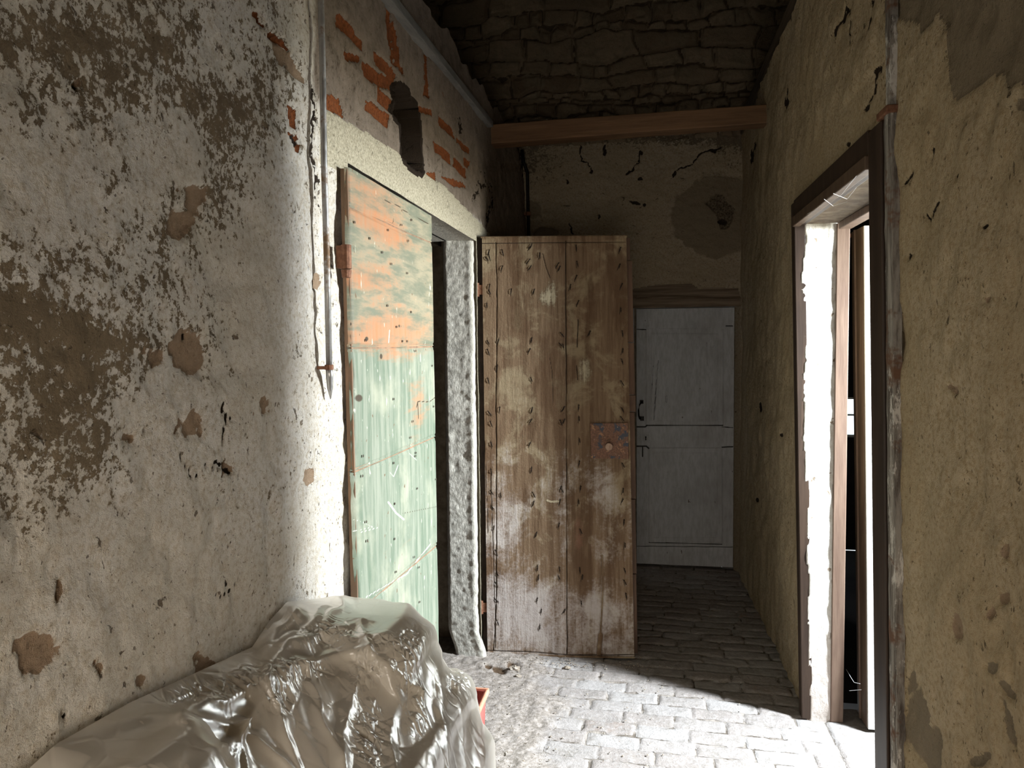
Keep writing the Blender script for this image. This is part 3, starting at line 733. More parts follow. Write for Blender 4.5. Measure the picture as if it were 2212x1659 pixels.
# rounded reveal beside the door
P = P0.copy(); P[..., 1] -= disp
xc = (X[:-1] + X[1:]) / 2; zc = (Z[:-1] + Z[1:]) / 2
LINT = [(1350, 628), (1372, 622), (1420, 614), (1495, 612), (1510, 622), (1560, 620), (1596, 622), (1600, 640), (1590, 660), (1350, 662)]
inl = inpoly(PX, PY, LINT); inl = inl[:-1, :-1] & inl[1:, 1:]
wdx1 = at(1587, 900, 1, YB)[0]
P[..., 1] += 0.07 * sst(XX, wdx1 + .045, wdx1 + .0) * (ZZ < WDT + .04)
keep = ~(((xc > WD0) & (xc < wdx1 + .008))[:, None] & (zc < WDT)[None, :]) & ~inl
z0 = np.zeros_like(XX)
o = grid_obj('wall_back', P, M['plaster_back'], keep, dict(stain_shade=stain_shade, chip=z0, brick=z0, stone=z0, dark=dark, cement=cement))
tag(o, 'dim plastered end wall with a grey cement patch above the white door', 'wall', kind='structure')
b = MB(); b.box((-1.1, YB + .13, 0), (0.9, YB + 0.3, 2.85)); b.box((-1.1, YB + .03, 1.85), (.9, YB + .3, 2.85)); tag(b.build('wall_back_core', M['rough_plaster']), kind='structure')
# timber lintel over the white door
V = []; Fc = []
nx = 40
lx0, lx1 = at(1340, 640, 1, YB)[0], at(1604, 640, 1, YB)[0]
lzt, lzb = at(1450, 606, 1, YB)[2], at(1450, 664, 1, YB)[2]
XX, TT = np.meshgrid(np.linspace(lx0, lx1, 90), np.linspace(0, 1, 24), indexing='ij')
yy = YB + 0.012 - 0.010 * np.sin(TT * pi) + (fbm(XX * 4, TT * 14, 3, 4) - 0.5) * 0.016
yy += 0.02 * np.clip(1 - np.abs(TT - 0.42 - 0.05 * np.sin(XX * 9)) / 0.05, 0, 1) * (XX > lx0 + .1)
LP = np.stack([XX, yy, lzb + (lzt - lzb) * TT], -1)
lo_ = grid_obj('timber_lintel', LP, M['lintel_wood']); 
lb = MB().box((lx0, YB + .022, lzb), (lx1, YB + .12, lzt)); 
lt = empty('wooden_lintel', (0.3, YB, lzb)); tag(lt, 'rough grey-brown timber lintel set in the end wall above the white door', 'lintel')
lo_.name = 'front_face'; bb = lb.build('timber_body', M['lintel_wood']); under(lt, lo_, bb)

# ---- panelled white door at the end
YD = YB + 0.055
d3 = empty('door_3', (0.28, YD, 0)); tag(d3, 'closed faded white panelled door in the dark end wall', 'door', kind='structure')
dl, dr = at(1375, 900, 1, YD)[0], at(1585, 900, 1, YD)[0]
dt, db = at(1480, 666, 1, YD)[2], 0.02
w_, h_ = dr - dl, dt - db
nx, nz = 170, 440
U, Vv = np.meshgrid(np.linspace(0, 1, nx), np.linspace(0, 1, nz), indexing='ij')
XX = dl + U * w_; ZZ = db + Vv * h_
P0 = np.stack([XX, np.full_like(XX, YD), ZZ], -1); PX, PY = pix(P0)
def rr(x0, x1, y0, y1, s=2.5):
    return sst(PX, x0 - s, x0 + s) * sst(PX, x1 + s, x1 - s) * sst(PY, y0 - s, y0 + s) * sst(PY, y1 + s, y1 - s)
pan = np.maximum(rr(1396, 1562, 710, 918), rr(1402, 1560, 968, 1172))
raised = np.maximum(rr(1406, 1552, 720, 910, 3), rr(1412, 1550, 978, 1163, 3))
dep = 0.010 * pan - 0.005 * raised
dk = np.zeros_like(XX)
for pl, w in [([(1375, 922), (1394, 922), (1398, 918)], 1.2), ([(1375, 964), (1396, 964), (1402, 969)], 1.4), ([(1388, 966), (1388, 986)], 1.2), ([(1396, 919), (1562, 919)], 0.7), ([(1412, 916), (1415, 870), (1418, 820), (1422, 780)], 0.9), ([(1560, 966), (1583, 965)], 1.1),
              ([(1560, 922), (1583, 924)], 0.8), ([(1376, 711), (1396, 712), (1399, 716)], 0.9), ([(1568, 704), (1583, 704)], 0.8), ([(1440, 856), (1440, 868)], 1.2), ([(1527, 740), (1528, 790)], 0.6), ([(1402, 1172), (1560, 1176)], 0.7), ([(1375, 1180), (1583, 1182)], 0.6), ([(1408, 840), (1411, 790)], 0.6)]:
    dk = np.maximum(dk, np.clip(1.7 - pline(PX, PY, pl) / w, 0, 1))
dep += 0.004 * dk
P = P0.copy(); P[..., 1] += dep + (fbm(XX * 8, ZZ * 3, 2) - .5) * .003
a = grid_obj('door_panel', P, M['whitedoor'], attrs=dict(dark=dk)); b_ = MB().box((dl, YD + .008, db), (dr, YD + .04, dt)).build('door_back', M['whitedoor'])
under(d3, a, b_)
fx0 = at(1366, 900, 1, YD)[0]
b = MB(); b.box((WD0 - .02, YD - .012, 0), (fx0 + .012, YD + .05, dt + .03)); b.box((fx0 - .02, YD - .014, dt + .004), (dr + .02, YD + .05, dt + .034))
f_ = b.build('frame', M['whitedoor'], bevel=.003)
hp = [(1387, 868), (1382, 873), (1379.5, 885), (1380, 897), (1383, 904)]
pts = []
for i, (x, y) in enumerate(hp):
    p = at(x, y, 1, YD); pts.append((p[0], YD - (0.012, .026, .034, .030, .014)[i], p[2]))
hb = MB().tube(pts, [.007, .005, .005, .0055, .008], 8)
p = at(1386, 868, 1, YD); hb.box((p[0] - .012, YD - .010, p[2] - .012), (p[0] + .012, YD + .002, p[2] + .012))
p = at(1387, 904, 1, YD); hb.box((p[0] - .013, YD - .012, p[2] - .014), (p[0] + .013, YD + .002, p[2] + .014))
hh = hb.build('handle', M['black_iron'], smooth=False); tag(hh, 'black iron pull handle')
p = at(1395, 947, 1, YD); k1 = MB().box((p[0] - .016, YD - .004, p[2] - .026), (p[0] + .016, YD + .003, p[2] + .024)).build('keyhole_plate', M['whitedoor'], bevel=.002)
k2 = MB().box((p[0] - .004, YD - .005, p[2] - .012), (p[0] + .004, YD + .003, p[2] + .010)).tube([(p[0], YD - .005, p[2] + .010), (p[0], YD + .002, p[2] + .010)], .0055, 10).build('keyhole', M['black_iron'])
under(d3, f_, hh, k1, k2)

# ---- rubble stone wall above, behind the missing ceiling
rg = np.random.default_rng(21)
X = np.linspace(-2.3, 2.3, 520); Z = np.linspace(2.80, 4.40, 200)
XX, ZZ = np.meshgrid(X, Z, indexing='ij')
wx = XX + (fbm(XX * 4, ZZ * 4, 1, 3) - 0.5) * 0.11; wz = ZZ + (fbm(XX * 3.4, ZZ * 6, 4, 4) - 0.5) * 0.16
rows = [2.4]
while rows[-1] < 4.7: rows.append(rows[-1] + rg.choice([.04, .055, .08, .10, .13, .16]))
rows = np.array(rows); ri = np.clip(np.searchsorted(rows, wz) - 1, 0, len(rows) - 2)
dz = np.minimum(wz - rows[ri], rows[ri + 1] - wz)
dx = np.zeros_like(wx); rid = np.zeros_like(wx)
for r in range(len(rows) - 1):
    hgt = rows[r + 1] - rows[r]; e = [-2.8]
    while e[-1] < 2.8: e.append(e[-1] + hgt * rg.uniform(0.8, 2.6) + .02)
    e = np.array(e); m = ri == r
    j = np.clip(np.searchsorted(e, wx[m]) - 1, 0, len(e) - 2)
    dx[m] = np.minimum(wx[m] - e[j], e[j + 1] - wx[m]); rid[m] = rg.random(len(e))[j]
d = np.minimum(dx, dz) + (fbm(XX * 30, ZZ * 30, 2, 3) - 0.5) * 0.012
hgt = sst(d, 0.0, 0.022) * 0.035 + (rid - .5) * 0.035 * sst(d, 0, .015) + (fbm(XX * 9, ZZ * 9, 5, 4) - .5) * .03
P = np.stack([XX, YB + 0.0 - hgt + 0.02, ZZ], -1)
o = grid_obj('wall_back_upper', P, M['stones'], attrs=dict(rnd=rid, gap=sst(d, 0.009, -0.002)))
tag(o, 'dark rubble stone wall rising above the beam', 'wall', kind='structure')
b = MB(); b.box((-2.35, -1.7, 2.68), (-2.25, YB + .1, 4.45)); b.box((2.25, -1.7, 2.68), (2.35, YB + .1, 4.45)); b.box((-2.3, -1.7, 4.40), (2.3, YB + .1, 4.46)); b.box((-2.3, -1.75, 2.68), (2.3, -1.65, 4.45))
tag(b.build('ceiling', M['attic']), kind='structure')
b = MB(); b.box((-2.3, -1.7, 2.64), (XL - .04, YB + .02, 2.70)); b.box((XR + .05, -1.7, 2.72), (2.3, YB + .02, 2.77))
tag(b.build('ceiling_side', M['attic']), kind='structure')
b = MB(); b.box((-1.1, -1.1, 0), (-.45, -1.0, 2.7)); b.box((.45, -1.1, 0), (.9, -1.0, 2.77)); b.box((-.45, -1.1, 0), (.45, -1.0, .45)); b.box((-.45, -1.1, 1.35), (.45, -1.0, 2.7))
tag(b.build('wall_front', M['rough_plaster']), kind='structure')

# ---- floor
X = np.arange(-1.25, 1.70, 0.0075); Y = np.concatenate([np.linspace(-1.6, 2.2, 20)[:-1], 2.2 * ((YB + .15) / 2.2) ** np.linspace(0, 1, 340)])
XX, YY = np.meshgrid(X, Y, indexing='ij')
rot = -0.035; RH, BL = 0.090, 0.205
wa = (fbm(XX * 3, YY * 3, 2, 3) - .5) * .03
U = XX * cos(rot) + YY * sin(rot) + wa; V = -XX * sin(rot) + YY * cos(rot) + wa * .7
ri = np.floor(V / RH).astype(int); rrn = np.random.default_rng(4).random(256)
off = rrn[ri & 255] * BL
bi = np.floor((U + off) / BL).astype(int)
du = (U + off) - bi * BL; du = np.minimum(du, BL - du); dv = V - ri * RH; dv = np.minimum(dv, RH - dv)
d = np.minimum(du, dv) + (fbm(XX * 25, YY * 25, 3, 4) - .5) * .014
rid = np.random.default_rng(9).random((64, 64))[ri & 63, bi & 63]
PX, PY = pix(np.stack([XX, YY, XX * 0], -1))
sand = sst(XX + 0.10 * (YY - 2.6) + (fbm(XX * 3, YY * 3, 5, 4) - .5) * .35, -.24, -.42) * sst(YY, 5.0, 3.2)
slab = sst(XX - 0.25 * (3.05 - YY) * .2, 0.705, 0.712) * (YY > 1.9) * (YY < 3.4)
sl_edge = np.clip(1 - np.abs(XX - 0.71) / .008, 0, 1) * (YY > 1.9) * (YY < 3.1)
gap = sst(d, 0.007, -.001) * (1 - .55 * sand) * (1 - slab)
gap = np.maximum(gap, sl_edge)
hz = -0.007 * sst(d, 0.011, 0.0) * (1 - .9 * sand) * (1 - slab) + (rid - .5) * .006 * (1 - sand) * (1 - slab) - 0.012 * sl_edge
hz += (fbm(XX * 12, YY * 12, 1, 4) - .5) * .010 + sand * (0.006 + (fbm(XX * 30, YY * 30, 6, 4) - .5) * .016)
dirt = np.zeros_like(XX)
for b in [(1078, 1446, 16, 7, 20), (1108, 1438, 14, 8, 25), (1055, 1440, 8, 5, 0)]: dirt = np.maximum(dirt, blob(PX, PY, *b, p=4))
hz -= .02 * dirt
P = np.stack([XX, YY, hz], -1)
xm = (X[:-1] + X[1:]) / 2; ym = (Y[:-1] + Y[1:]) / 2
o = grid_obj('floor', P, M['floor'], ~((xm > .79)[:, None] & (ym > 3.14)[None, :]), attrs=dict(rnd=rid, gap=gap, sand=sand, dirt=dirt))
tag(o, 'dusty brick-paved floor', 'floor', kind='structure')

# ---- rubble and crumbs by the threshold
rng = random.Random(11)
def pebble(mb, x, y, z, s):
    V = []
    for (a, b2, c2) in [(1, 0, 0), (-1, 0, 0), (0, 1, 0), (0, -1, 0), (0, 0, 1), (0, 0, -1)]:
        k = rng.uniform(.6, 1.2) * s; V.append((x + a * k * 1.3, y + b2 * k, z + c2 * k * .7))
    mb.add(V, [(0, 2, 4), (2, 1, 4), (1, 3, 4), (3, 0, 4), (2, 0, 5), (1, 2, 5), (3, 1, 5), (0, 3, 5)])
b = MB()
for i in range(420):
    x = rng.uniform(-.74, .1) if i % 3 else rng.uniform(-.74, -.3); y = rng.uniform(2.3, 3.45)
    pebble(b, x, y, .008, rng.choice([.0015, .002, .003, .0045]))
for i in range(130): pebble(b, rng.uniform(-.73, .0), 3.40 + rng.uniform(-.05, .05), .008, rng.uniform(.002, .005))
for i in range(60): pebble(b, rng.uniform(-.1, .6), rng.uniform(3.0, 4.6), .004, rng.uniform(.0015, .004))
tag(b.build('grit', M['rubble']), 'crumbs of plaster and grit scattered on the brick floor', 'grit', kind='stuff')
def clod(px, py, s, label, mat='rubble'):
    p = at(px, py, 2, 0.0)
    V, Fc = [], []
    n, m = 9, 7
    for i in range(m):
        for j in range(n):
            th = pi * i / (m - 1); ph = 2 * pi * j / n; k = s * rng.uniform(.75, 1.15)
            V.append((p[0] + k * 1.4 * sin(th) * cos(ph), p[1] + k * sin(th) * sin(ph), s * .35 + .6 * k * cos(th)))
    for i in range(m - 1):
        for j in range(n): Fc.append((i * n + j, (i + 1) * n + j, (i + 1) * n + (j + 1) % n, i * n + (j + 1) % n))
    return tag(mesh_obj('plaster_lump', V, Fc, M[mat], smooth=False), label, 'rubble', 'lumps of fallen plaster by the plank door')
clod(1112, 1447, .020, 'largest pale plaster lump on the floor below the left half of the plank door')
clod(1120, 1462, .012, 'thin pale plaster flake standing just in front of the larger lump')
clod(1226, 1444, .013, 'small stone on the brick floor below the middle of the plank door')

# ------------------------------------------------------------------ green leaf, closed, in the left doorway
XG = -0.738
g1 = at(752, 360, 0, XG); g2 = at(925, 463, 0, XG + .008); g3 = at(776, 1285, 0, XG); g4 = at(952, 1320, 0, XG + .008)
ga, gb_ = 1.925, 2.745
ga = (g1[1] + g3[1]) / 2; gb_ = (g2[1] + g4[1]) / 2
gt0, gt1 = g1[2], g2[2]
leaf = empty('door_1', (XG, ga, 0)); tag(leaf, 'half-closed door leaf of wide horizontal boards, green paint below and orange above, in the left doorway', 'door', kind='structure')
U, T = np.meshgrid(np.linspace(0, 1, 200), np.linspace(0, 1, 520), indexing='ij')
YY = ga + U * (gb_ - ga) + (T - .5) * (g1[1] - g3[1]); ZZ = 0.03 + T * ((gt0 * (1 - U) + gt1 * U) - .03)
P0 = np.stack([XG + 0.010 * U, YY, ZZ], -1); PX, PY = pix(P0)
dep = np.zeros_like(U); dark = np.zeros_like(U)
for pl in ([(748, 443), (927, 522)], [(766, 752), (937, 749)], [(770, 1019), (945, 943)], [(775, 1322), (950, 1175)]):
    dd = pline(PX, PY, [(pl[0][0] * 2 - pl[1][0], pl[0][1] * 2 - pl[1][1]), pl[1], (pl[1][0] * 2 - pl[0][0], pl[1][1] * 2 - pl[0][1])])
    sg = (PY - (pl[0][1] + (PX - pl[0][0]) * (pl[1][1] - pl[0][1]) / (pl[1][0] - pl[0][0])))
    dep += 0.006 * np.clip(1.4 - dd / 1.6, 0, 1) + 0.004 * np.clip(1.4 - np.abs(sg + 6) / 1.4, 0, 1) + 0.003 * np.clip(1.4 - np.abs(sg - 5) / 1.4, 0, 1)
    dark = np.maximum(dark, np.clip(1.3 - dd / 1.4, 0, 1))
orange = -.12 + .26 * sst(PY, 790, 740)
for b in [(800, 420, 90, 40, 28, .55), (850, 510, 90, 18, 25, .6), (770, 600, 50, 22, 10, .7), (860, 600, 60, 90, 0, .30), (850, 715, 80, 38, 0, .75), (780, 740, 30, 30, 0, .4), (895, 850, 30, 60, 0, .45), (850, 780, 40, 20, 0, .4), (900, 930, 16, 40, 0, .45), (860, 1180, 40, 12, -35, .4), (800, 470, 60, 14, 25, .5), (905, 868, 20, 22, 0, .3)]:
    orange += blob(PX, PY, *b[:5]) * b[5]
orange -= blob(PX, PY, 905, 560, 30, 120) * .45
upper = sst(PY, 770, 735)
scr = np.zeros_like(U)
for pl, w in [([(838, 1085), (855, 1108), (872, 1122)], 2.2), ([(842, 1020), (850, 1030), (860, 1005)], .8), ([(885, 980), (900, 994)], .8), ([(780, 1150), (815, 1140)], .8), ([(765, 1120), (805, 1138), (770, 1147)], .6), ([(840, 740), (842, 712)], .8), ([(930, 1175), (880, 1240), (790, 1290)], 1.2)]:
    scr = np.maximum(scr, np.clip(1.5 - pline(PX, PY, pl) / w, 0, 1))
for pl, w in [([(925, 483), (905, 473), (885, 463), (860, 445), (830, 432)], .9), ([(900, 880), (903, 867), (928, 868), (940, 858)], .9), ([(903, 870), (904, 905)], .8), ([(870, 1109), (945, 1094)], .5)]:
    dark = np.maximum(dark, np.clip(1.5 - pline(PX, PY, pl) / w, 0, 1))
for b in [(775, 860, 8, 8, 0), (792, 732, 4, 5, 0), (824, 770, 3, 6, 0), (862, 704, 2, 3, 0), (888, 475, 3, 3, 0)]: dark = np.maximum(dark, blob(PX, PY, *b, p=4))
# ragged hinge-side edge of the face
P = P0.copy(); P[..., 0] -= dep + (fbm(YY * 6, ZZ * 6, 1, 3) - .5) * .004 + 0.012 * np.maximum(0, 1 - U / 0.02) ** 2
P[..., 1] += (np.maximum(0, 1 - U / .02)) * (fbm(ZZ * 14, ZZ * 0, 3, 4) - .5) * .02
pn = grid_obj('board_face', P, M['green'], attrs=dict(orange=orange, upper=upper, scratch=scr, dark=dark), flip=False)
c = [(XG - .024, ga - (g1[1] - g3[1]) / 2 + .004, .03), (XG - .004, ga - (g1[1] - g3[1]) / 2 + .004, .03), (XG + .006, gb_ - (g1[1] - g3[1]) / 2 - .002, .03), (XG - .030, gb_ - (g1[1] - g3[1]) / 2 - .002, .03)]
c += [(XG - .024, ga + (g1[1] - g3[1]) / 2 + .004, gt0 - .002), (XG - .004, ga + (g1[1] - g3[1]) / 2 + .004, gt0 - .002), (XG + .006, gb_ + (g1[1] - g3[1]) / 2 - .002, gt1 - .002), (XG - .030, gb_ + (g1[1] - g3[1]) / 2 - .002, gt1 - .002)]
M['leaf_edge'] = simple('leaf_edge', (0.26, 0.16, 0.10), (0.15, 0.095, 0.06), 30, 0.8, rel=0.003, stretch=(1, 1, .15))
core = MB().hexa(c).build('leaf_core', M['leaf_edge'], bevel=.002); tag(core, 'bare brown edge of the leaf')
under(leaf, pn, core)
p = at(757, 556, 0, XG + .01)
hg = MB().tube([(XG + .004, p[1] - .012, p[2] + .030), (XG + .004, p[1] - .012, p[2] - .030)], [.013, .013], 12).tube([(XG + .004, p[1] - .014, p[2] - .033), (XG + .004, p[1] - .014, p[2] - .052)], [.0135, .011], 12)
hg.box((XG - .02, p[1] - .02, p[2] - .028), (XG + .002, p[1] + .01, p[2] + .028))
hgo = hg.build('hinge', M['rust'], smooth=False, bevel=.001); tag(hgo, 'rusty iron hinge barrel'); under(leaf, hgo)
# nail heads in the boards
nh = [(760, 700), (792, 735), (868, 737), (878, 737), (856, 706), (826, 545), (838, 497), (845, 570), (768, 480), (800, 515), (866, 486), (880, 520), (878, 590), (837, 660), (886, 674), (895, 758), (786, 985), (850, 862), (895, 985), (885, 945), (890, 910), (785, 1028), (896, 978), (852, 1088), (899, 1055), (793, 1127), (852, 1164), (893, 1203), (903, 1225), (855, 1235), (850, 1000), (938, 1035), (933, 878), (930, 790), (795, 1168), (904, 1300)]
heads = []
for i, (x, y) in enumerate(nh):
    p = at(x, y, 0, XG + .006)
    V = []
    for k in range(8): V.append((0.0, .0042 * cos(k * pi / 4), .0042 * sin(k * pi / 4)))
    V.append((.0022, 0, 0)); Fc = [(k, (k + 1) % 8, 8) for k in range(8)]
    if i == 0: proto = mesh_obj('nail_head', V, Fc, M['nail_iron'], smooth=True); q = proto
    else: q = proto.copy(); col.objects.link(q)
    q.location = (XG + .0035 + .010 * (p[1] - ga) / (gb_ - ga), p[1], p[2]); heads.append(q)
for q in heads: q.parent = leaf; q.location = q.location - leaf.location

NL = [(1056, 545, 20), (1058, 555, -20), (1052, 560, -30), (1087, 545, -20), (1147, 532, 30), (1145, 535, 40), (1166, 552, 10), (1142, 565, 35), (1145, 578, 40), (1205, 573, 30), (1208, 580, 30), (1085, 580, 15), (1153, 630, 25), (1105, 630, 5), (1058, 632, -15), (1058, 620, 8), (1052, 660, 5), (1246, 535, -10), (1247, 570, -5), (1245, 600, 20), (1232, 620, 15),
      (1340, 540, 15), (1338, 575, 25), (1343, 618, 20), (1341, 670, 10), (1346, 720, -15), (1345, 758, 15), (1345, 780, -25), (1344, 828, -25), (1249, 655, 20), (1273, 720, 30), (1215, 722, -45), (1211, 745, -30), (1218, 748, -20), (1148, 735, 20), (1144, 758, 25), (1148, 820, -10), (1077, 738, 15), (1055, 740, -20), (1056, 760, -25), (1074, 795, 15), (1056, 822, -20),
      (1058, 893, -35), (1080, 885, 5), (1149, 886, 20), (1147, 910, 30), (1217, 883, 35), (1213, 912, -30), (1218, 910, 30), (1251, 880, 0), (1251, 905, 5), (1346, 885, -30), (1344, 905, -30), (1062, 915, -25), (1062, 960, -10), (1145, 960, 25), (1148, 1015, 15), (1062, 1018, -10), (1252, 952, 0), (1252, 1001, 5), (1346, 1005, -20),
      (1063, 1063, -45), (1082, 1070, 0), (1154, 1068, -35), (1152, 1088, 25), (1212, 1055, 20), (1215, 1060, -15), (1255, 1055, 5), (1346, 1060, 15), (1345, 1082, 20), (1250, 1085, 5), (1210, 1085, 10), (1064, 1096, -30), (1067, 1142, 10), (1158, 1155, 25), (1208, 1135, 10), (1255, 1148, -15), (1349, 1128, 0), (1350, 1178, 5), (1073, 1193, -25),
      (1161, 1227, 10), (1210, 1230, -10), (1208, 1248, -15), (1254, 1232, -10), (1258, 1247, 15), (1351, 1232, -25), (1350, 1258, -20), (1354, 1287, -15), (1075, 1240, -10), (1073, 1262, -30), (1163, 1248, 15), (1161, 1296, 10), (1073, 1297, -45), (1257, 1302, -10), (1219, 1320, 35), (1170, 1320, 5), (1166, 1355, 15), (1076, 1344, -25)]
# ------------------------------------------------------------------ old plank door, opened square to the wall
YP = 3.455
pd = empty('door_2', (-0.755, YP, 0)); tag(pd, 'tall worn brown plank door with clinched nails standing open across the passage', 'door', kind='structure')
A = at(1041, 514, 1, YP); B = at(1353, 511, 1, YP + .03); C_ = at(1053, 1412, 1, YP); D_ = at(1370, 1418, 1, YP + .03)
U, T = np.meshgrid(np.linspace(0, 1, 230), np.linspace(0, 1, 560), indexing='ij')
P0 = (C_[None, None] * ((1 - U) * (1 - T))[..., None] + D_[None, None] * (U * (1 - T))[..., None] + A[None, None] * ((1 - U) * T)[..., None] + B[None, None] * (U * T)[..., None])
PX, PY = pix(P0); XX = P0[..., 0]; ZZ = P0[..., 2]
nw = fbm(XX * 18, ZZ * 10, 2, 4) - .5
dark = np.zeros_like(U); dep = np.zeros_like(U)
for pl, w, dp in [([(1071, 524), (1073, 700), (1071, 880), (1072, 1100), (1072, 1290), (1066, 1405)], .9, .004), ([(1222, 520), (1223, 870), (1223, 1000), (1224, 1200), (1225, 1412)], 1.1, .005), ([(1300, 1200), (1303, 1250), (1300, 1330), (1296, 1375), (1293, 1412)], 1.6, .01),
                  ([(1035, 526), (1352, 522)], .8, .003), ([(1053, 1406), (1140, 1408), (1230, 1415), (1370, 1415)], 1.0, .004), ([(1060, 1020), (1063, 1130), (1067, 1220), (1070, 1400)], .7, .003), ([(1172, 548), (1180, 580), (1188, 600)], .9, .003), ([(1040, 800), (1048, 1000), (1056, 1200)], .5, .003),
                  ([(1187, 770), (1192, 800), (1195, 870)], .6, .002), ([(1248, 690), (1247, 750)], 1.0, .003), ([(1245, 790), (1248, 820)], 1.0, .003)]:
    dd = pline(PX + nw * 3, PY, pl); k = np.clip(1.5 - dd / w, 0, 1); dark = np.maximum(dark, k); dep += dp * k
k = np.clip(1.5 - pline(PX + nw * 4, PY, [(1293, 1412), (1297, 1372)]) / 4.5, 0, 1); dark = np.maximum(dark, k); dep += .012 * k
k = np.clip(1.3 - pline(PX + nw * 3, PY, [(1154, 915), (1170, 960), (1180, 1010), (1192, 1070)]) / 2.6, 0, 1); dark = np.maximum(dark, k * .45)
for x_, y_, a_ in NL[:98]:
    ar = radians(a_); dxx, dyy = sin(ar) * 7, cos(ar) * 7
    kk = np.clip(1.4 - pline(PX, PY, [(x_ + dxx - 2, y_ - dyy), (x_ - dxx - 2, y_ + dyy * 1.3)]) / 1.1, 0, 1); dark = np.maximum(dark, kk * .8); dep += .002 * kk
dust_and_light = np.full_like(U, -.42) + sst(PY, 780, 1180) * .78  # lower boards painted paler, for dust and for the light low down
for b in [(1150, 1330, 90, 60, 0, .45), (1130, 830, 60, 60, 0, .25), (1300, 1040, 60, 60, 0, .30), (1090, 1100, 40, 160, 0, .22), (1220, 1130, 20, 90, 0, .3), (1330, 1380, 60, 60, 0, .1), (1260, 970, 40, 60, 0, .2), (1320, 870, 30, 40, 0, .2)]: dust_and_light += blob(PX, PY, *b[:5]) * b[5]
for b in [(1170, 1150, 40, 60, 0, .3), (1250, 1130, 26, 90, 0, .45), (1345, 1040, 14, 60, 0, .5), (1330, 1150, 30, 80, 0, .15), (1200, 1240, 60, 30, 0, .2)]: dust_and_light -= blob(PX, PY, *b[:5]) * b[5]
red = np.full_like(U, -.2) + blob(PX, PY, 1250, 1170, 20, 120) * .7 + blob(PX, PY, 1330, 1180, 40, 80) * .3 + blob(PX, PY, 1255, 930, 12, 40) * .5 + blob(PX, PY, 1170, 1150, 50, 60) * .25
pale = np.full_like(U, -.25)
for b in [(1265, 800, 22, 42, 0, .95), (1170, 645, 22, 18, 0, .6), (1200, 660, 20, 70, 0, .45), (1310, 620, 26, 60, 0, .35), (1160, 810, 30, 40, 0, .4), (1270, 575, 10, 8, 0, .5), (1190, 620, 12, 30, 0, .4), (1100, 1350, 30, 30, 0, .1), (1270, 1020, 20, 16, 0, .4), (1160, 600, 60, 90, 0, .12)]: pale += blob(PX, PY, *b[:5]) * b[5]
pale = np.maximum(pale, np.clip(1.3 - pline(PX, PY, [(1182, 1081), (1190, 1084), (1206, 1083)]) / 3, 0, 1) * 1.2)
pale += .8 * np.clip(1.4 - np.abs(PX - 1353 - (PY - 511) * .018) / 3, 0, 1) * (PY > 700) * .5
P = P0.copy(); P[..., 1] += dep + (fbm(XX * 8, ZZ * 2, 5, 3) - .5) * .006 + 0.0015 * nw
pf = grid_obj('plank_face', P, M['plank'], attrs=dict(dark=dark, dust_and_light=dust_and_light, red=red, pale=pale))
def sh(p, dx=0, dy=0, dz=0): return (p[0] + dx, p[1] + dy, p[2] + dz)
core = MB().hexa([sh(C_, .001, .006, .0), sh(D_, -.001, .006, 0), sh(D_, -.001, .03, 0), sh(C_, .001, .03, 0), sh(A, .001, .006, 0), sh(B, -.001, .006, 0), sh(B, -.001, .03, 0), sh(A, .001, .03, 0)]).build('plank_core', M['plank'])
# back layer of boards, its edge showing at the right, and the hinge stile at the left
M['shaded_stile'] = simple('shaded_stile', (0.035, 0.022, 0.015), (0.02, 0.013, 0.009), 20, 0.9)  # near-black stile colour stands in for the shadow of the hinge gap
M['back_layer'] = simple('back_layer', (0.16, 0.095, 0.06), (0.085, 0.052, 0.034), 20, 0.8, rel=.002, stretch=(1, 1, .1))
b = MB(); N_ = [511, 560, 735, 848, 885, 1075, 1240, 1418]
for i in range(7):
    t0, t1 = 1 - (N_[i + 1] - 511) / 907, 1 - (N_[i] - 511) / 907
    q0 = D_ * (1 - t0) + B * t0; q1 = D_ * (1 - t1) + B * t1; w0 = (.016, .024, .026, .028, .022, .018, .016)[i]
    b.hexa([sh(q0, -.3, .031, .0015), sh(q0, w0, .031, .0015), sh(q0, w0, .052, .0015), sh(q0, -.3, .052, .0015), sh(q1, -.3, .031, -.0015), sh(q1, w0, .031, -.0015), sh(q1, w0, .052, -.0015), sh(q1, -.3, .052, -.0015)])
bk = b.build('backing_boards', M['back_layer'], bevel=.0015)
b = MB().hexa([sh(C_, -.022, .014, 0), sh(C_, .002, .014, 0), sh(C_, .002, .050, 0), sh(C_, -.022, .050, 0), sh(A, -.024, .014, -.004), sh(A, .002, .014, -.004), sh(A, .002, .050, -.004), sh(A, -.024, .050, -.004)])
sti = b.build('hinge_stile', M['shaded_stile'], bevel=.002)
b = MB().hexa([sh(A, -.006, -.004, -.001), sh(B, .004, -.004, -.001), sh(B, .004, .034, -.001), sh(A, -.006, .034, -.001), sh(A, -.006, -.002, .007), sh(B, .004, -.002, .007), sh(B, .004, .034, .007), sh(A, -.006, .034, .007)])
tr_ = b.build('top_rail', M['plank'], bevel=.002)
b = MB().hexa([sh(C_, -.006, -.010, -.010), sh(D_, .003, -.010, -.006), sh(D_, .003, .034, -.006), sh(C_, -.006, .034, -.010), sh(C_, -.006, -.008, .0), sh(D_, .003, -.008, .0), sh(D_, .003, .034, .0), sh(C_, -.006, .034, .0)])
br_ = b.build('bottom_rail', M['plank'], bevel=.002)
under(pd, pf, core, bk, sti, tr_, br_)
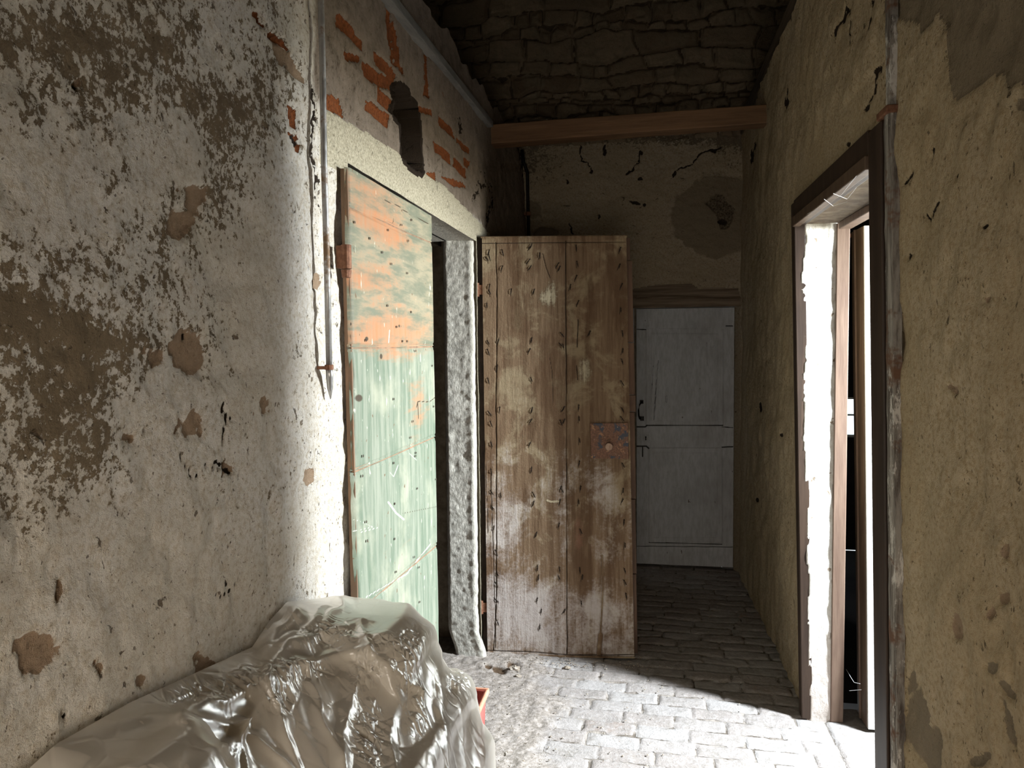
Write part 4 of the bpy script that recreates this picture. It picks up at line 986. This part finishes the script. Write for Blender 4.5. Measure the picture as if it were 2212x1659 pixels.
for (x, y) in ((1031, 625), (1040, 1310)):
    p = at(x, y, 1, YP + .01)
    hgo = MB().tube([(p[0], YP + .008, p[2] + .03), (p[0], YP + .008, p[2] - .035)], .010, 10).box((p[0] - .012, YP + .004, p[2] - .026), (p[0] + .03, YP + .012, p[2] + .02)).build('hinge', M['rust'], bevel=.001)
    under(pd, hgo)
# lock plate
def dpos(px, py, off):
    """point on the door face, moved off towards the viewer"""
    yy = YP + .03 * np.clip((px - 1041) / 320, 0, 1); p = at(px, py, 1, yy); return Vector((p[0], yy - off, p[2]))
q = [dpos(1275, 914, .001), dpos(1357, 913, .001), dpos(1358, 991, .001), dpos(1277, 990, .001)]
V = [v + Vector((0, 0, 0)) for v in (q[3], q[2], q[1], q[0])] + [v + Vector((0, -.006, 0)) for v in (q[3], q[2], q[1], q[0])]
lk = mesh_obj('lock_plate', V, [(0, 3, 2, 1), (4, 5, 6, 7), (0, 1, 5, 4), (1, 2, 6, 5), (2, 3, 7, 6), (3, 0, 4, 7)], M['lock'], bevel=.0015); tag(lk, 'square rusty iron lock plate')
M['bolt'] = simple('bolt', (.36, .25, .18), (.26, .16, .11), 90, .5, .3)
c = dpos(1316, 963, .007)
kn = MB().tube([c, c + Vector((0, -.010, 0)), c + Vector((0, -.012, 0)), c + Vector((0, -.024, 0)), c + Vector((0, -.027, 0))], [.012, .012, .0185, .0185, .016], 24).build('knob', M['bolt'], smooth=False, bevel=.001); tag(kn, 'round rusty knob')
under(pd, lk)
kn.parent = lk
for (x, y) in [(1283, 920), (1305, 922), (1334, 922), (1350, 977), (1284, 949), (1284, 984), (1337, 983), (1330, 980), (1306, 944)]:
    c = dpos(x, y, .007); r_ = MB().tube([c, c + Vector((0, -.003, 0))], [.0032, .0022], 8).build('rivet', M['bolt']); r_.parent = lk
# clinched nails (bent over, slightly proud of the boards)
def nail_mesh(bend):
    return MB().tube([(0, .003, .013), (0, -.003, .011), (.0008 * bend, -.0038, .0), (.0014 * bend, -.002, -.010), (.002 * bend, .003, -.013)], [.0008, .0017, .0019, .0014, .0006], 6)
np1 = nail_mesh(1).build('clinched_nail', M['nail_iron'], smooth=True); np2 = nail_mesh(-1.5).build('clinched_nail', M['nail_iron'], smooth=True)
firsts = [True, True]
for i, (x, y, a) in enumerate(NL[:98]):
    src = (np1, np2)[i % 2]
    if firsts[i % 2]: q = src; firsts[i % 2] = False
    else: q = src.copy(); col.objects.link(q)
    p = dpos(x, y, .0015); q.parent = pd; q.location = p - Vector(pd.location); q.rotation_euler = (0, radians(a), 0)
    s = 0.7 + .35 * rng.random(); q.scale = (1.5, 1, s * 1.1)

# ------------------------------------------------------------------ pipes, battens, beam
pp_ = empty('metal_pipe', (XL + .03, 1.78, 1.37)); tag(pp_, 'thin grey metal pipe on the left wall ending in a point beside the green door', 'pipe')
XP = XL + .030
pts = [at(x, y, 0, XP) for x, y in [(691.5, -105), (693, 0), (697, 150), (700, 350), (706, 560), (711, 790)]]
t1 = MB().tube(pts, .0075, 14).build('pipe_tube', M['steel'], smooth=True)
a_ = at(711, 795, 0, XP); e_ = at(714, 862, 0, XP - .012)
t2 = MB().tube([a_, a_ * .7 + e_ * .3, a_ * .35 + e_ * .65, e_], [.0085, .0085, .007, .0012], 12).build('pipe_tip', M['steel'], smooth=True)
t3 = MB().tube([a_ + np.array([0, 0, .008]), a_ + np.array([0, 0, -.004])], .0105, 12).box((XL - .01, a_[1] - .012, a_[2] - .003), (XP, a_[1] - .004, a_[2] + .005)).build('clamp', M['rust'])
under(pp_, t1, t2, t3)

cp = empty('corner_pipe', (-.735, 4.86, 0)); tag(cp, 'black vertical pipe in the far left corner behind the plank door', 'pipe')
yc_ = 4.86
tp, bt = at(1139, 372, 1, yc_), at(1142, 515, 1, yc_)
t1 = MB().tube([(tp[0], yc_, 0.02), (bt[0], yc_, bt[2]), (tp[0], yc_, tp[2]), (tp[0] - .02, yc_ - .02, tp[2] + .06), (tp[0] - .03, yc_ - .02, tp[2] + .14)], .011, 10).build('pipe_tube', M['black_iron'], smooth=True)
k = at(1141, 462, 1, yc_); t2 = MB().tube([(k[0], yc_, k[2] + .012), (k[0], yc_, k[2] - .012)], .017, 10).box((k[0] - .03, yc_, k[2] - .008), (k[0], yc_ + .05, k[2] + .008)).build('clamp', M['rust'])
under(cp, t1, t2)

b = MB(); q0 = at(838, -10, 0, XL + .02); q1 = at(1062, 270, 0, XL + .02)
dv = (q1 - q0); q0 = q0 - dv * .35
b.hexa([(XL - .01, q0[1], q0[2] - .012), (XL + .028, q0[1], q0[2] - .012), (XL + .028, q1[1], q1[2] - .012), (XL - .01, q1[1], q1[2] - .012), (XL - .01, q0[1], q0[2] + .020), (XL + .028, q0[1], q0[2] + .020), (XL + .028, q1[1], q1[2] + .020), (XL - .01, q1[1], q1[2] + .020)])
tag(b.build('grey_batten', M['grey_batten'], bevel=.003), 'long narrow grey batten along the top of the left wall', 'batten')

# beam across the passage
YM = 3.80
L0, L1 = at(1040, 270, 1, YM), at(1040, 312, 1, YM); R0, R1 = at(1668, 224, 1, YM), at(1668, 264, 1, YM)
n = 40; V = []; Fc = []
for i in range(n + 1):
    t = i / n; x = L0[0] + (R0[0] - L0[0]) * t - .0; zt = L0[2] * (1 - t) + R0[2] * t; zb = L1[2] * (1 - t) + R1[2] * t
    w = [.004 * (fbm(np.array(t * 8.0), np.array(k * 3.0), k, 3) - .5) for k in range(4)]
    V += [(x, YM + w[0], zb + w[1]), (x, YM + w[2], zt + w[3]), (x, YM + .10, zt + w[3]), (x, YM + .10, zb + w[1])]
for i in range(n):
    for k in range(4): a = i * 4; Fc.append((a + k, a + (k + 1) % 4, a + 4 + (k + 1) % 4, a + 4 + k))
Fc += [(0, 1, 2, 3), tuple(n * 4 + k for k in (3, 2, 1, 0))]
tag(mesh_obj('ceiling_beam', V, Fc, M['beam_wood'], bevel=.004), 'single orange-brown wooden beam spanning the passage below the stone wall', 'beam')

# dark wall plate along the top of the right wall
b = MB(); xw = XR - .075
b.hexa([(xw, 1.0, 2.735), (xw + .13, 1.0, 2.735), (xw + .15, 4.9, 2.80), (xw + .03, 4.9, 2.80), (xw, 1.0, 2.86), (xw + .13, 1.0, 2.86), (xw + .15, 4.9, 2.92), (xw + .03, 4.9, 2.92)])
tag(b.build('wall_plate_timber', M['old_timber'], bevel=.01), 'dark old timber lying along the top of the right wall', 'timber')

# cobwebs in the right doorway
cw = []
for pl in ([(1828, 1446), (1838, 1463), (1845, 1474), (1858, 1477)], [(1835, 1492), (1860, 1490)]):
    cw.append([tuple(at(x, y, 0, .79)) for x, y in pl])
b = MB()
for c in cw: b.tube(c, .0007, 4)
for pl in ([(1744, 462), (1790, 440), (1818, 420), (1850, 380)], [(1780, 430), (1800, 445), (1830, 436)], [(1800, 418), (1830, 430), (1850, 405)]):
    b.tube([(tuple(at(x, y, 2, ORT - .012))) for x, y in pl], .0005, 4)
tag(b.build('cobweb', M['web']), 'torn cobweb strands in the right doorway', 'cobweb', kind='stuff')

#SHEET#
# ------------------------------------------------------------------ things under the sheet, and the sheet draped over them
def rbox(lo, hi, name, mat, r=.02): return MB().box([lo[0], lo[1] + .02, lo[2]], [hi[0] - .03, hi[1] - .02, hi[2] - .03]).build(name, mat, bevel=r)
# stored chair pushed against the wall
ch = empty('armchair', (-.60, 1.52, 0)); tag(ch, 'boxy brown upholstered seat under the plastic sheet beside the green door leaf', 'chair')
CB = [((-.745, 1.42, .50), (-.488, 1.70, .885)), ((-.745, 1.15, .30), (-.408, 1.755, .70)), ((-.745, 1.18, .52), (-.655, 1.40, .905))]
q = [rbox(*CB[0], 'backrest', M['chair_cover'], .02), rbox(*CB[1], 'seat', M['chair_cover'], .03), rbox(*CB[2], 'armrest', M['chair_cover'], .02)]
for x, y in ((-.72, 1.2), (-.45, 1.2), (-.72, 1.69), (-.45, 1.69)): q.append(MB().tube([(x, y, 0), (x, y, .31)], [.014, .020], 10).build('leg', M['old_timber']))
under(ch, *q)
cu_ = empty('grey_cushion', (-.68, .9, .5)); 
NB = [((-.745, .80, .0), (-.615, 1.03, .60)), ((-.75, .79, .60), (-.60, 1.01, .945))]
cb_ = rbox(*NB[0], 'wooden_crate', M['chair_cover'], .006); tag(cb_, 'brown wooden crate under the near end of the plastic sheet', 'crate')
bpy.data.objects.remove(cu_)
gcu = rbox(*NB[1], 'grey_cushion', M['cushion'], .045); tag(gcu, 'dark grey cushion showing through the near end of the plastic sheet', 'cushion')
# red plastic crate whose corner shows past the sheet
V = []
cx0, cx1, cy0, cy1, cz0, cz1 = -.70, -.425, 1.825, 1.935, 0, .555
b = MB()
def shell(x0, x1, y0, y1, z0, z1, t, tp):
    o_ = [(x0 + tp, y0 + tp, z0), (x1 - tp, y0 + tp, z0), (x1 - tp, y1 - tp, z0), (x0 + tp, y1 - tp, z0), (x0, y0, z1), (x1, y0, z1), (x1, y1, z1), (x0, y1, z1)]
    i_ = [(x0 + tp + t, y0 + tp + t, z0 + t), (x1 - tp - t, y0 + tp + t, z0 + t), (x1 - tp - t, y1 - tp - t, z0 + t), (x0 + tp + t, y1 - tp - t, z0 + t), (x0 + t, y0 + t, z1), (x1 - t, y0 + t, z1), (x1 - t, y1 - t, z1), (x0 + t, y1 - t, z1)]
    Fc = [(3, 2, 1, 0)] + [(k, (k + 1) % 4, (k + 1) % 4 + 4, k + 4) for k in range(4)]
    Fi = [(8 + 0, 8 + 1, 8 + 2, 8 + 3)] + [(8 + k + 4, 8 + (k + 1) % 4 + 4, 8 + (k + 1) % 4, 8 + k) for k in range(4)]
    rim = [(k + 4, (k + 1) % 4 + 4, 8 + (k + 1) % 4 + 4, 8 + k + 4) for k in range(4)]
    b.add(o_ + i_, Fc + Fi + rim)
shell(cx0, cx1, cy0, cy1, cz0, cz1, .004, .02)
crt = empty('red_crate', (-.56, 1.88, 0)); tag(crt, 'red plastic crate with its corner showing beside the plastic sheet', 'crate')
q1_ = b.build('tub', M['red_plastic'], bevel=.002)
b = MB(); 
for (lo, hi) in [((cx0 - .008, cy0 - .008, cz1 - .012), (cx1 + .008, cy0, cz1 + .004)), ((cx0 - .008, cy1, cz1 - .012), (cx1 + .008, cy1 + .008, cz1 + .004)), ((cx1, cy0, cz1 - .012), (cx1 + .008, cy1, cz1 + .004)), ((cx0 - .008, cy0, cz1 - .012), (cx0, cy1, cz1 + .004))]: b.box(lo, hi)
M['rim'] = simple('rim', (.72, .33, .22), (.62, .24, .15), 20, .4)
q2_ = b.build('rim', M['rim'], bevel=.003); tag(q2_, 'pale orange rim'); under(crt, q1_, q2_)

def drape():
    h = .0125; ny, nx = 118, 92
    g = np.random.default_rng(5)
    y = .50 + np.arange(ny) * h * .965; x = -.750 + np.arange(nx) * h * .99
    Yg, Xg = np.meshgrid(y, x, indexing='ij')
    P = np.stack([Xg, Yg, 1.03 + .03 * (fbm(Xg * 5, Yg * 5, 2, 3) - .5)], -1); Q = P.copy()
    boxes = [(np.array(lo) - [.2, 0, .6], np.array(hi)) for lo, hi in CB + NB]
    boxes.append((np.array([-.95, 1.60, .3]), np.array([-.70, 1.66, .90]))); boxes.append((np.array([-.95, 1.42, .3]), np.array([-.715, 1.45, .94])))
    boxes.append((np.array([-.95, 1.02, .3]), np.array([-.70, 1.20, .915])))
    boxes.append((np.array([-.95, 1.10, .0]), np.array([-.365, 1.765, .56])))
    rx = 1 + .06 * (fbm(Xg * 4, Yg * 4, 1, 2) - .45); 
    con = []
    idx = np.arange(ny * nx).reshape(ny, nx)
    def addc(A, B, L, k):
        con.append((A.ravel(), B.ravel(), (np.broadcast_to(L, A.shape)).ravel().copy(), k))
    for par in (0, 1):
        addc(idx[par:-1:2, :], idx[par + 1::2, :][:len(range(par, ny - 1, 2))], h * rx[par:-1:2, :], 1.0)
        addc(idx[:, par:-1:2], idx[:, par + 1::2][:, :len(range(par, nx - 1, 2))], h * rx[:, par:-1:2], 1.0)
        a = idx[par:-1:2, :-1]; bb = idx[par + 1::2, 1:][:a.shape[0]]
        for p2 in (0, 1): addc(a[:, p2::2], bb[:, p2::2], h * 1.414, .35)
        a = idx[par:-1:2, 1:]; bb = idx[par + 1::2, :-1][:a.shape[0]]
        for p2 in (0, 1): addc(a[:, p2::2], bb[:, p2::2], h * 1.414, .35)
    for st_ in (3,):
        for par in range(st_ * 2):
            pass
    P = P.reshape(-1, 3); Q = P.copy()
    pi_ = idx[:, 0]
    ly = np.array([.5, .82, .96, 1.137, 1.31, 1.38, 1.456, 1.6, 1.73, 1.9]); lz = np.array([.93, .985, .972, .942, .913, .939, .952, .909, .872, .80])
    PINP = np.stack([np.full(ny, XL + .014), np.minimum(y, 1.80), np.interp(y, ly, lz)], -1)
    bend = []
    for s2 in (2, 5):
        A = idx[:-s2, :].ravel(); B = idx[s2:, :].ravel(); bend.append((A, B, h * s2))
        A = idx[:, :-s2].ravel(); B = idx[:, s2:].ravel(); bend.append((A, B, h * s2))
    for step_ in range(230):
        vel = (P - Q) * .97; vel[:, 2] -= 9.8 * .011 ** 2; Q = P.copy(); P = P + np.clip(vel, -.012, .012)
        for it in range(9):
            for A, B, L, k in con:
                d_ = P[B] - P[A]; l = np.sqrt((d_ * d_).sum(1)) + 1e-9
                c_ = (k * .5 * (l - L) / l)[:, None] * d_
                P[A] += c_; P[B] -= c_
            if it % 4 == 3:
                for A, B, L in bend:
                    d_ = P[B] - P[A]; l = np.sqrt((d_ * d_).sum(1)) + 1e-9
                    c_ = (.12 * (l - L) / l)[:, None] * d_
                    np.add.at(P, A, c_ * .5); np.add.at(P, B, -c_ * .5)
            P[pi_] = PINP
        # collisions
        hit = np.zeros(len(P), bool)
        for lo, hi in boxes:
            m_ = .006
            ins = ((P > lo - m_) & (P < hi + m_)).all(1)
            if ins.any():
                p = P[ins]; ds = np.stack([hi[0] + m_ - p[:, 0], hi[1] + m_ - p[:, 1], hi[2] + m_ - p[:, 2], p[:, 1] - lo[1] + m_], 1)
                k = ds.argmin(1)
                p[:, 0] = np.where(k == 0, hi[0] + m_, p[:, 0]); p[:, 1] = np.where(k == 1, hi[1] + m_, np.where(k == 3, lo[1] - m_, p[:, 1])); p[:, 2] = np.where(k == 2, hi[2] + m_, p[:, 2])
                P[ins] = p; hit |= ins
        w_ = P[:, 0] < XL + .014; P[w_, 0] = XL + .014; hit |= w_
        w_ = P[:, 2] < .012; P[w_, 2] = .012; hit |= w_
        w_ = (P[:, 1] > 1.80) & (P[:, 2] > .0); P[w_, 1] = 1.80
        P[pi_] = PINP
        Q[hit] = Q[hit] * .25 + P[hit] * .75
    return P.reshape(ny, nx, 3)
SP = drape()
for _ in range(1):
    A_ = SP.copy(); A_[1:-1, 1:-1] = (SP[1:-1, 1:-1] * 2 + SP[:-2, 1:-1] + SP[2:, 1:-1] + SP[1:-1, :-2] + SP[1:-1, 2:]) / 6; SP = A_
def upsample(A, k):
    for ax in (0, 1):
        A = np.moveaxis(A, ax, 0); n_ = A.shape[0]
        tt = np.arange((n_ - 1) * k + 1) / k; i = np.minimum(tt.astype(int), n_ - 2); f = (tt - i)[:, None, None]
        p0 = A[np.maximum(i - 1, 0)]; p1 = A[i]; p2 = A[i + 1]; p3 = A[np.minimum(i + 2, n_ - 1)]
        A = .5 * (2 * p1 + (p2 - p0) * f + (2 * p0 - 5 * p1 + 4 * p2 - p3) * f ** 2 + (3 * p1 - p0 - 3 * p2 + p3) * f ** 3)
        A = np.moveaxis(A, 0, ax)
    return A
SP = upsample(SP, 3)
N_u = np.gradient(SP, axis=0); N_v = np.gradient(SP, axis=1); NN = np.cross(N_v, N_u); NN /= np.linalg.norm(NN, axis=-1, keepdims=True) + 1e-9
NN *= np.sign(NN[..., 0:1] + NN[..., 2:3] + 1e-6)
PX, PY = pix(SP)
jx = (fbm(SP[..., 1] * 14, SP[..., 2] * 14, 2, 3) - .5) * 30; jy = (fbm(SP[..., 1] * 14, SP[..., 0] * 14, 4, 3) - .5) * 22
dsp = np.zeros(PX.shape); crk = np.zeros(PX.shape)
FOLDS = [([(942, 1312), (948, 1450), (955, 1560), (965, 1700)], 9, 13), ([(942, 1312), (912, 1390), (895, 1480), (885, 1570)], 8, 16), ([(942, 1312), (1000, 1440), (1030, 1560), (1050, 1700)], 8, 12), ([(942, 1312), (975, 1400), (990, 1500), (1000, 1680)], 6, 10),
         ([(575, 1465), (690, 1422), (795, 1400)], 9, 12), ([(560, 1408), (700, 1372), (800, 1338)], 7, 10), ([(655, 1430), (690, 1500), (702, 1570), (740, 1640), (760, 1700)], 9, 12), ([(795, 1400), (770, 1470), (745, 1570), (740, 1640)], 8, 11),
         ([(575, 1465), (480, 1512), (390, 1545)], 6, 12), ([(575, 1465), (600, 1540), (640, 1660)], 7, 12), ([(575, 1465), (560, 1510), (520, 1560)], 6, 10), ([(508, 1570), (430, 1690)], 9, 12), ([(508, 1570), (488, 1690)], 8, 9), ([(508, 1570), (530, 1690)], 8, 9), ([(508, 1570), (600, 1640), (650, 1700)], 9, 12),
         ([(508, 1570), (400, 1553), (190, 1565)], 7, 12), ([(795, 1400), (860, 1462), (900, 1500)], 7, 10), ([(700, 1310), (640, 1380), (570, 1440)], 6, 12), ([(740, 1300), (700, 1350), (660, 1400)], 6, 10), ([(635, 1310), (600, 1370), (575, 1400)], 7, 10),
         ([(780, 1345), (800, 1400), (830, 1440)], 6, 9), ([(830, 1440), (850, 1520), (840, 1600), (860, 1690)], 8, 12), ([(900, 1500), (930, 1600), (925, 1690)], 6, 12)]
for pl, hgt_, wd in FOLDS:
    d_ = pline(PX + jx, PY + jy, pl); k = np.clip(1 - d_ / (wd * 1.3), 0, 1)
    dsp += (hgt_ / 1000.0) * .85 * k ** 1.1 - (hgt_ / 1000.0) * .15 * np.clip(1 - np.abs(d_ - wd * 2.6) / (wd * 1.2), 0, 1)
for b in [(880, 1420, 22, 60, 15), (895, 1530, 14, 50, 0), (800, 1590, 30, 60, 0), (480, 1480, 110, 22, -18), (640, 1450, 60, 20, 0), (790, 1440, 26, 40, 0), (700, 1370, 50, 20, 0), (600, 1500, 30, 40, 0), (840, 1380, 40, 14, 0), (990, 1470, 20, 20, 0)]:
    crk = np.maximum(crk, blob(PX + jx, PY + jy, *b, p=3))
crk = np.clip(crk, 0, 1)
cell = fbm(SP[..., 1] * 60, SP[..., 2] * 45 + SP[..., 0] * 40, 3, 2); ridge = 1 - np.abs(cell - .5) * 5
dsp += .006 * crk * np.clip(ridge, -1, 1) + .0012 * (fbm(SP[..., 1] * 30, SP[..., 2] * 20 + SP[..., 0] * 20, 6, 3) - .5)
edge_f = np.clip((SP[..., 0] - (XL + .016)) / .03, 0, 1)
SP = SP + NN * (dsp * edge_f)[..., None]
SP[..., 0] = np.maximum(SP[..., 0], XL + .012)
so_ = grid_obj('plastic_sheet', SP, M['sheet'], attrs=dict(crinkle=crk))
tag(so_, 'crinkled translucent plastic sheet draped over stored furniture at the lower left', 'plastic sheet')
